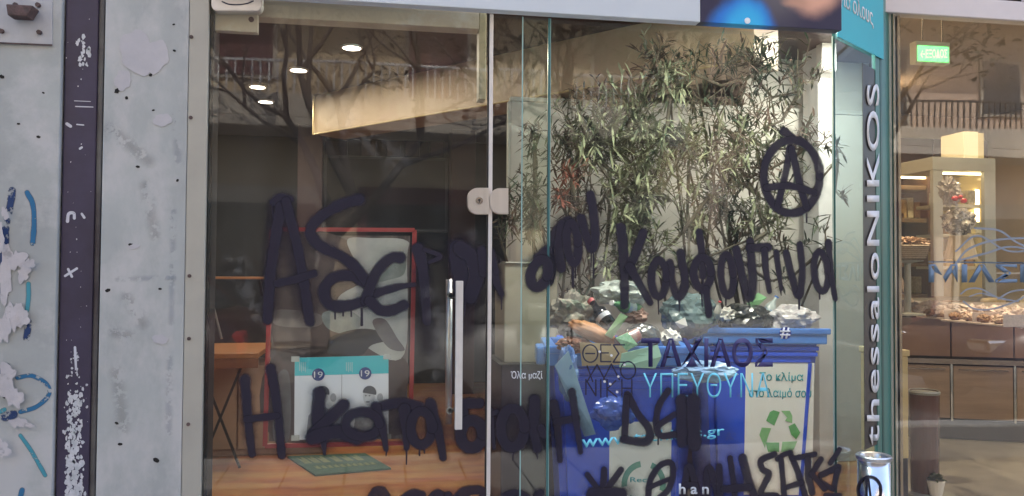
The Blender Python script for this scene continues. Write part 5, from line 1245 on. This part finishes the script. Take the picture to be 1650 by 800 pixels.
# knife/tongs
tg_ = thing('wooden_tongs', 'dark wooden tongs with white tip leaning at the left of the counter', 'tongs', HD(1456, 470, 5.6))
p, q = HD(1441, 432, 5.4), HD(1468, 488, 5.2)
obj('blade', beam(p, q, .035, .012), mat('tong_wood', (.18, .13, .10), None, 9, .5), tg_); obj('tip', beam(p + (p - q) * .12, p - (p - q) * .02, .038, .016), MATS['white_plastic'], tg_)
# beige pedestal and dark round bin
p, q = HY(1437, 740, YK + .35), HY(1463, 566, YK + .35)
bp_ = thing('beige_pedestal', 'narrow beige box pedestal with a lid just inside the bakery window', 'pedestal', (p.x, p.y, .045))
m_bb = mat('beige_board', (.56, .45, .24), (.50, .40, .21), 3, .6)
obj('pedestal_body', box(p.x - .02, q.x, YK + .35, YK + .56, p.z, q.z - .025, .004), m_bb, bp_); obj('pedestal_lid', box(p.x - .024, q.x + .006, YK + .344, YK + .57, q.z - .024, q.z + .005, .004), m_bb, bp_)
obj('pedestal_base', box(p.x - .01, q.x + .004, YK + .36, YK + .55, .046, p.z - .001, .004), mat('dark_base', (.04, .035, .05), None, 3, .4), bp_)
cR = HD(1489, 630, 4.4)
rb = thing('round_waste_bin', 'dark brown round waste bin behind the beige pedestal', 'waste bin', (cR.x, cR.y, .045))
obj('bin_shell', lathe((cR.x, cR.y, .046), [(.068, 0), (.076, cR.z - .05), (.070, cR.z - .045), (.066, .1), (0, .1)], 28), mat('brown_lacquer', (.12, .055, .045), (.085, .04, .035), 3, .25), rb, smooth=False)
obj('bin_ring', lathe((cR.x, cR.y, cR.z - .004), [(.078, -.012), (.081, 0), (.076, .008), (.070, 0)], 28), m_steelf, rb)
# small plants
sp = thing('potted_herb', 'tiny green plant in a pot on the floor behind the bakery glass', 'plant', (HD(1508, 755, 4.3).x, HD(1508, 755, 4.3).y, .045))
cH = HD(1508, 768, 4.3)
obj('pot', lathe((cH.x, cH.y, cH.z - .10), [(.03, 0), (.045, .08), (.04, .08), (0, .07)], 16), MATS['white_plastic'], sp)
hb = bmesh.new(); rn = random.Random(4)
for i in range(60):
    a_ = rn.uniform(0, 6.28); e_ = rn.uniform(.2, 1.4); leaf(hb, cH + Vector((0, 0, -.02)), Vector((math.cos(a_) * math.cos(e_), math.sin(a_) * math.cos(e_), math.sin(e_))), .06, .008, .3, rn, 0)
obj('foliage', hb, L_mid, sp, kind='stuff')
tag(obj('herb_shelf', box(cH.x - .12, cH.x + .12, cH.y - .1, cH.y + .1, .046, cH.z - .102, .004), m_steelf), 'low grey block under the tiny potted plant', 'block')
# exit sign
p, q = HD(1477, 98, 4.0), HD(1531, 68, 4.0)
ex_ = thing('exit_sign', 'glowing green emergency exit sign hanging inside the bakery', 'exit sign', (p + q) / 2)
Ye = p.y
fr_ = fb2('sign_case', 1476.5, 1531, 69, 101, Ye, .05, mat('sign_case', (.60, .62, .52), None, 3, .4), ex_)
fb2('sign_face', 1479, 1529, 76, 98, Ye - .004, .0035, mat('green_glow', (.05, .4, .12), None, 3, .4, emit=(.10, .62, .16), estr=.9), ex_)
text('lettering', '←ΕΞΟΔΟΣ', quadpx(1483, 80, 1526, 94, lambda x, y: HY(x, y, Ye - .0045)), mat('sign_white', (.5, .8, .4), None, 3, .4, emit=(.45, .8, .35), estr=.5), ex_, FN, weight=.02)
for px in (1488, 1520): a_ = HY(px, 69, Ye + .02); obj('hanger', tube([(a_.x, a_.y + .01, a_.z), (a_.x, a_.y + .01, 3.29)], .004, 6), m_chrome, ex_)
for i, ((x, y), lb_) in enumerate((((3.3, 1.3), 'added bakery downlight nearest the street window'), ((4.3, 2.0), 'added bakery downlight over the near end of the counter'), ((3.9, 3.6), 'added bakery downlight in front of the lit cabinet'), ((5.0, 4.6), 'added bakery downlight at the back by the maroon panels'))):
    downlight((x, y), 11, lb_, .08, 3.3, 'added unseen downlights in the bakery ceiling', (1, .80, .52))  # unseen lamps added to light the bakery room

# ================================================================== ASHTRAY STAND on the pavement
dA = 3.02
cA = HD(1408, 733, dA); rA = 26 / F_PX * dA
as_ = thing('ashtray_stand', 'polished steel ashtray stand in front of the corner glass, with a sprayed ring', 'ashtray', (cA.x, cA.y, 0))
zA = cA.z
obj('tube_body', lathe((cA.x, cA.y, 0), [(rA * .96, .02), (rA * .96, zA - .02)], 40), mat('mirror_steel', (.72, .70, .70), (.6, .59, .60), 12, .16, 1.0, rvar=.05), as_, smooth=False)
for p_ in as_.children[0].data.polygons: p_.use_smooth = len(p_.vertices) == 4
obj('foot', lathe((cA.x, cA.y, 0), [(rA * 1.5, 0), (rA * 1.5, .012), (rA * 1.0, .022)], 32), m_satin, as_)
obj('rim', lathe((cA.x, cA.y, zA - .02), [(rA * .96, 0), (rA * 1.05, .004), (rA * 1.06, .016), (rA * .98, .02), (rA * .80, .016), (rA * .74, .002), (rA * .70, -.01), (0, -.012)], 40), m_satin, as_)
obj('sand', lathe((cA.x, cA.y, zA - .029), [(rA * .69, 0), (rA * .3, .006), (0, .008)], 24), mat('ash_sand', (.35, .32, .28), (.2, .19, .18), 90, .95, bump=.6), as_)
for k in range(3):
    p = Vector((cA.x - .012 + .013 * k, cA.y - .01 + .012 * (k % 2), zA - .022)); obj('cigarette_end', tube([p, p + Vector((.008 * (k - 1), .004, .018))], .0035, 8), MATS['cream_carton'], as_)
def FCy(x, y):
    d = ray(x, y); o = CAM - Vector((cA.x, cA.y, 0)); r_ = rA * .97
    a = d.x ** 2 + d.y ** 2; b = 2 * (o.x * d.x + o.y * d.y); c = o.x ** 2 + o.y ** 2 - r_ * r_; disc = max(b * b - 4 * a * c, 0)
    return CAM + d * ((-b - math.sqrt(disc)) / (2 * a))
tow = (CAM - cA); tow.z = 0; tow.normalize()
obj('spray_ring', ribbon([(rg(1401, 790, 19, 22), 4.5), ([(1396, 768), (1396, 812)], 3.5), ([(1399, 772), (1404, 812)], 4), ([(1418, 785), (1420, 806)], 4)], FCy, tow, lift=.0012), P_black, as_)

# ================================================================== ACROSS THE STREET (seen mirrored in the glass)
YO = -12.2
m_fac = mat('ochre_render', (.58, .46, .30), (.46, .35, .22), .9, .8, bump=.2, c3=(.42, .36, .28), scale3=.7, th3=(.55, .7))
m_conc = mat('pale_balcony_render', (.50, .44, .36), (.4, .35, .28), 1.5, .8)
m_shut = mat('maroon_shutter', (.13, .045, .045), (.09, .03, .03), 3, .6)
m_wing = mat('dark_window_glass', (.03, .035, .04), None, 3, .08)
struct(obj('far_pavement', box(-40, 40, -12.2, -8.4, -.15, -.01), m_slab))
def far_building(x0, x1, label, m, h=15, seed=0, yo=YO, rail_rng=None):
    rn = random.Random(seed)
    t = thing('apartment_building', label, 'building', ((x0 + x1) / 2, yo - 5, 0), 'apartment buildings across the street')
    obj('wall', box(x0, x1, yo - 10, yo, -.1, h, .02), m, t)
    obj('cornice', box(x0 - .1, x1 + .1, yo - .1, yo + .25, h, h + .3, .03), m_conc, t)
    nb_ = int((x1 - x0) / 2.6); st = (x1 - x0) / nb_
    for f in range(4):
        z = 3.9 + f * 3.1
        if z + 2.6 > h: break
        for i in range(nb_):
            cx = x0 + st * (i + .5); tall = (i + f) % 2
            zz0, zz1 = (z + .15, z + 2.35) if tall else (z + .9, z + 2.2)
            wd_ = .62 if tall else .55
            w_ = obj('window', box(cx - wd_, cx + wd_, yo - .02, yo + .05, zz0, zz1, .01), m_conc, t)
            if rn.random() < .55: obj('shutter', box(cx - wd_ + .07, cx + wd_ - .07, yo + .03, yo + .075, zz0 + .07, zz1 - .07), m_shut, w_)
            else: obj('window_glass', box(cx - wd_ + .07, cx + wd_ - .07, yo + .03, yo + .062, zz0 + .07, zz1 - .07), m_wing, w_)
        bx0, bx1 = x0 + .8, x1 - .8
        bal = obj('balcony', box(bx0, bx1, yo + .06, yo + 1.15, z - .15, z + .02, .02), m_conc, t)
        obj('parapet', box(bx0, bx1, yo + 1.08, yo + 1.15, z + .022, z + .42, .01), m_conc, bal)
        rl = bmesh.new(); n_ = int((bx1 - bx0) / .13)
        for i in range(n_): xx = bx0 + .05 + i * (bx1 - bx0 - .1) / (n_ - 1); box(xx - .012, xx + .012, yo + 1.10, yo + 1.125, z + .42, z + .95, bm=rl)
        obj('railing_bars', rl, m_dark if f % 2 == 0 and seed % 2 else m_whitealu, bal, kind='stuff')
        obj('handrail', box(bx0, bx1, yo + 1.09, yo + 1.135, z + .95, z + .99, .004), m_dark if f % 2 == 0 and seed % 2 else m_whitealu, bal)
    for i in range(nb_):
        cx = x0 + st * (i + .5); s_ = obj('shop_front', box(cx - st * .42, cx + st * .42, yo - .02, yo + .06, .1, 2.9, .01), m_shut if i % 3 == 1 else m_conc, t)
        obj('shop_glass', box(cx - st * .37, cx + st * .37, yo + .04, yo + .075, .5, 2.6), m_wing, s_)
    return t
far_building(-15.5, -4.2, 'ochre apartment block opposite, mirrored at the left of the door', mat('yellow_ochre', (.60, .50, .32), (.5, .4, .25), .9, .8), 13, 2)
far_building(-4.1, 6.3, 'cream apartment block opposite with white railed balconies, mirrored in the window', m_fac, 16, 4)
far_building(6.4, 20.5, 'pinkish apartment block opposite with dark railed balconies, mirrored in bakery glass', mat('pink_render', (.60, .44, .33), (.50, .36, .27), .9, .8), 14, 5)

# street trees (bare, mirrored)
m_bark = mat('plane_bark', (.10, .08, .065), (.05, .04, .034), 9, .85, bump=.5)
def street_tree(x, y, label, seed, h=7.0, leaves=900):
    rn = random.Random(seed); t = thing('street_tree', label, 'tree', (x, y, -.1), 'street trees by the far kerb')
    tb_ = bmesh.new(); cb_ = bmesh.new(); tips = []
    def grow(p, d, ln, r, lv):
        n_ = 4; pts = [p]; q = p; dd = d
        for i in range(n_):
            dd = (dd + Vector((rn.uniform(-.22, .22), rn.uniform(-.22, .22), rn.uniform(-.05, .18)))).normalized(); q = q + dd * ln / n_; pts.append(q)
        rs = [r * (1 - .45 * i / n_) for i in range(n_ + 1)]
        tube(pts, rs, 8 if lv < 2 else 5, bm=tb_ if lv == 0 else cb_, cap=lv == 0)
        if lv >= 4: tips.append(q); return
        for k in range(3 if lv else 4):
            a = rn.uniform(0, 6.28); sp_ = rn.uniform(.45, .9); s = dd.orthogonal().normalized(); u = dd.cross(s)
            nd_ = (dd * math.cos(sp_) + (s * math.cos(a) + u * math.sin(a)) * math.sin(sp_)).normalized()
            grow(pts[-1 - (k % 2)], nd_, ln * rn.uniform(.6, .8), r * .55, lv + 1)
    grow(Vector((x, y, -.12)), Vector((rn.uniform(-.06, .06), 0, 1)), h * .40, .15, 0)
    obj('trunk', tb_, m_bark, t, smooth=True); obj('branches', cb_, m_bark, t, kind='stuff')
    fl_ = bmesh.new()
    for i in range(leaves):
        c_ = rn.choice(tips) + Vector((rn.gauss(0, .25), rn.gauss(0, .25), rn.gauss(0, .2))); a = rn.uniform(0, 6.28)
        leaf(fl_, c_, Vector((math.cos(a), math.sin(a), rn.uniform(-.6, .6))), .14, .035, .3, rn, 0)
    obj('crown', fl_, L_dark, t, kind='stuff'); return t
def mirror_x(px, y): return HY(px, 200, -y).x
street_tree(mirror_x(520, -8.9), -8.9, 'sparse street tree mirrored in the upper part of the glass door', 3, leaves=500)
street_tree(mirror_x(1505, -8.9), -8.9, 'thick street tree mirrored in the bakery window', 9, 7.6, leaves=1500)
street_tree(mirror_x(1010, -9.1), -9.1, 'leafy street tree mirrored behind the oleanders', 14, 6.4, leaves=900)

# parked car (mirrored in the door)
def make_car(cx, cy, L_=4.3, label='', paint=None):
    t = thing('parked_car', label, 'car', (cx, cy, -.12), 'cars parked along the kerb'); z0 = -.12; Wd = 1.74
    m_cp = paint; m_cg = mat('car_glass', (.03, .035, .04), None, 2, .04)
    def loft(secs, m, name, smooth=True, parent=t):
        bm = bmesh.new(); rows = []
        for x, pr in secs: rows.append([bm.verts.new((cx + x, cy + y, z0 + z)) for y, z in pr])
        n = len(rows[0])
        for a, b in zip(rows, rows[1:]):
            for k in range(n): bm.faces.new((a[k], a[(k + 1) % n], b[(k + 1) % n], b[k]))
        bm.faces.new(rows[0][::-1]); bm.faces.new(rows[-1]); return obj(name, bm, m, parent, smooth=smooth)
    def sec(h0, h1, hw, r=.1): return [(-hw, h0 + .05), (-hw + .04, h0), (hw - .04, h0), (hw, h0 + .05), (hw + .01, (h0 + h1) / 2), (hw - .03, h1 - .08), (hw - .14, h1), (-hw + .14, h1), (-hw + .03, h1 - .08), (-hw - .01, (h0 + h1) / 2)]
    l = L_ / 2
    loft([(-l, sec(.42, .62, .60)), (-l + .08, sec(.28, .74, .78)), (-l + .5, sec(.22, .86, .84)), (-l + 1.15, sec(.20, .96, .86)), (0, sec(.20, .98, .87)), (l - .9, sec(.20, 1.0, .86)), (l - .35, sec(.24, 1.02, .84)), (l - .04, sec(.32, .95, .78)), (l, sec(.42, .80, .66))], m_cp, 'body')
    def cab(h, hw0, hw1): return [(-hw0, .94), (hw0, .94), (hw1, h), (hw1 - .10, h + .02), (-hw1 + .10, h + .02), (-hw1, h)]
    cabn = loft([(-l + 1.1, cab(.96, .78, .74)), (-l + 1.75, cab(1.40, .80, .62)), (-l + 2.2, cab(1.47, .80, .61)), (.75, cab(1.47, .80, .61)), (l - .72, cab(1.38, .78, .60)), (l - .25, cab(1.0, .74, .70))], m_cg, 'window_band', smooth=False)
    loft([(-l + 1.78, [(-.62, 1.43), (.62, 1.43), (.55, 1.465), (-.55, 1.465)]), (-l + 2.2, [(-.63, 1.48), (.63, 1.48), (.54, 1.51), (-.54, 1.51)]), (.75, [(-.63, 1.48), (.63, 1.48), (.54, 1.51), (-.54, 1.51)]), (l - .70, [(-.61, 1.39), (.61, 1.39), (.54, 1.42), (-.54, 1.42)])], m_cp, 'roof')
    for s in (-1, 1):
        for pa_, pb2 in (((-l + 1.1, .97, .775), (-l + 1.77, 1.43, .615)), ((-.05, .97, .81), (-.1, 1.48, .63)), ((1.0, .98, .80), (1.1, 1.46, .62)), ((l - .28, 1.0, .735), (l - .71, 1.40, .605))):
            obj('pillar', beam((cx + pa_[0], cy + s * pa_[2], z0 + pa_[1]), (cx + pb2[0], cy + s * pb2[2], z0 + pb2[1]), .06, .05), m_cp, t)
        obj('mirror', box(cx - l + 1.45, cx - l + 1.62, cy + s * .84, cy + s * 1.0, z0 + .96, z0 + 1.08, .03), m_cp, t)
        obj('headlight', box(cx - l + .02, cx - l + .22, cy + s * .50, cy + s * .76, z0 + .60, z0 + .72, .03), m_chrome, t)
        obj('tail_light', box(cx + l - .12, cx + l + .01, cy + s * .55, cy + s * .76, z0 + .72, z0 + .88, .03), m_red, t)
        for x in (-l + .82, l - .82):
            wv = obj('wheel', tube([(cx + x, cy + s * .68, z0 + .31), (cx + x, cy + s * .885, z0 + .31)], .31, 28), m_black, t)
            obj('rim', tube([(cx + x, cy + s * .87, z0 + .31), (cx + x, cy + s * .893, z0 + .31)], .20, 20), m_satin, wv)
    for yy_ in (-.885, .885): obj('door_line', box(cx - .35, cx - .335, cy + yy_ - .004, cy + yy_ + .004, z0 + .3, z0 + .93), m_black, t)
    return t
xc_ = mirror_x(950, -4.75)
for dx_, lb_, pm_ in ((0, 'grey parked car at the kerb, mirrored right of the door handles', mat('silver_paint', (.20, .20, .20), (.17, .17, .17), 2, .38, .1)),
                      (-5.5, 'added dark maroon parked car at the kerb, dimming the reflection at the left of the door', mat('maroon_car_paint', (.045, .015, .018), None, 2, .3)),  # dark cars added to keep the bright street out of the reflection
                      (6.6, 'added dark blue parked car at the kerb, dimming the reflection below the shop lettering', mat('navy_car_paint', (.012, .018, .05), None, 2, .3))):
    pcar = make_car(xc_ + dx_, -4.75, label=lb_, paint=pm_); pcar.scale = (1.15, 1.1, 1.16)
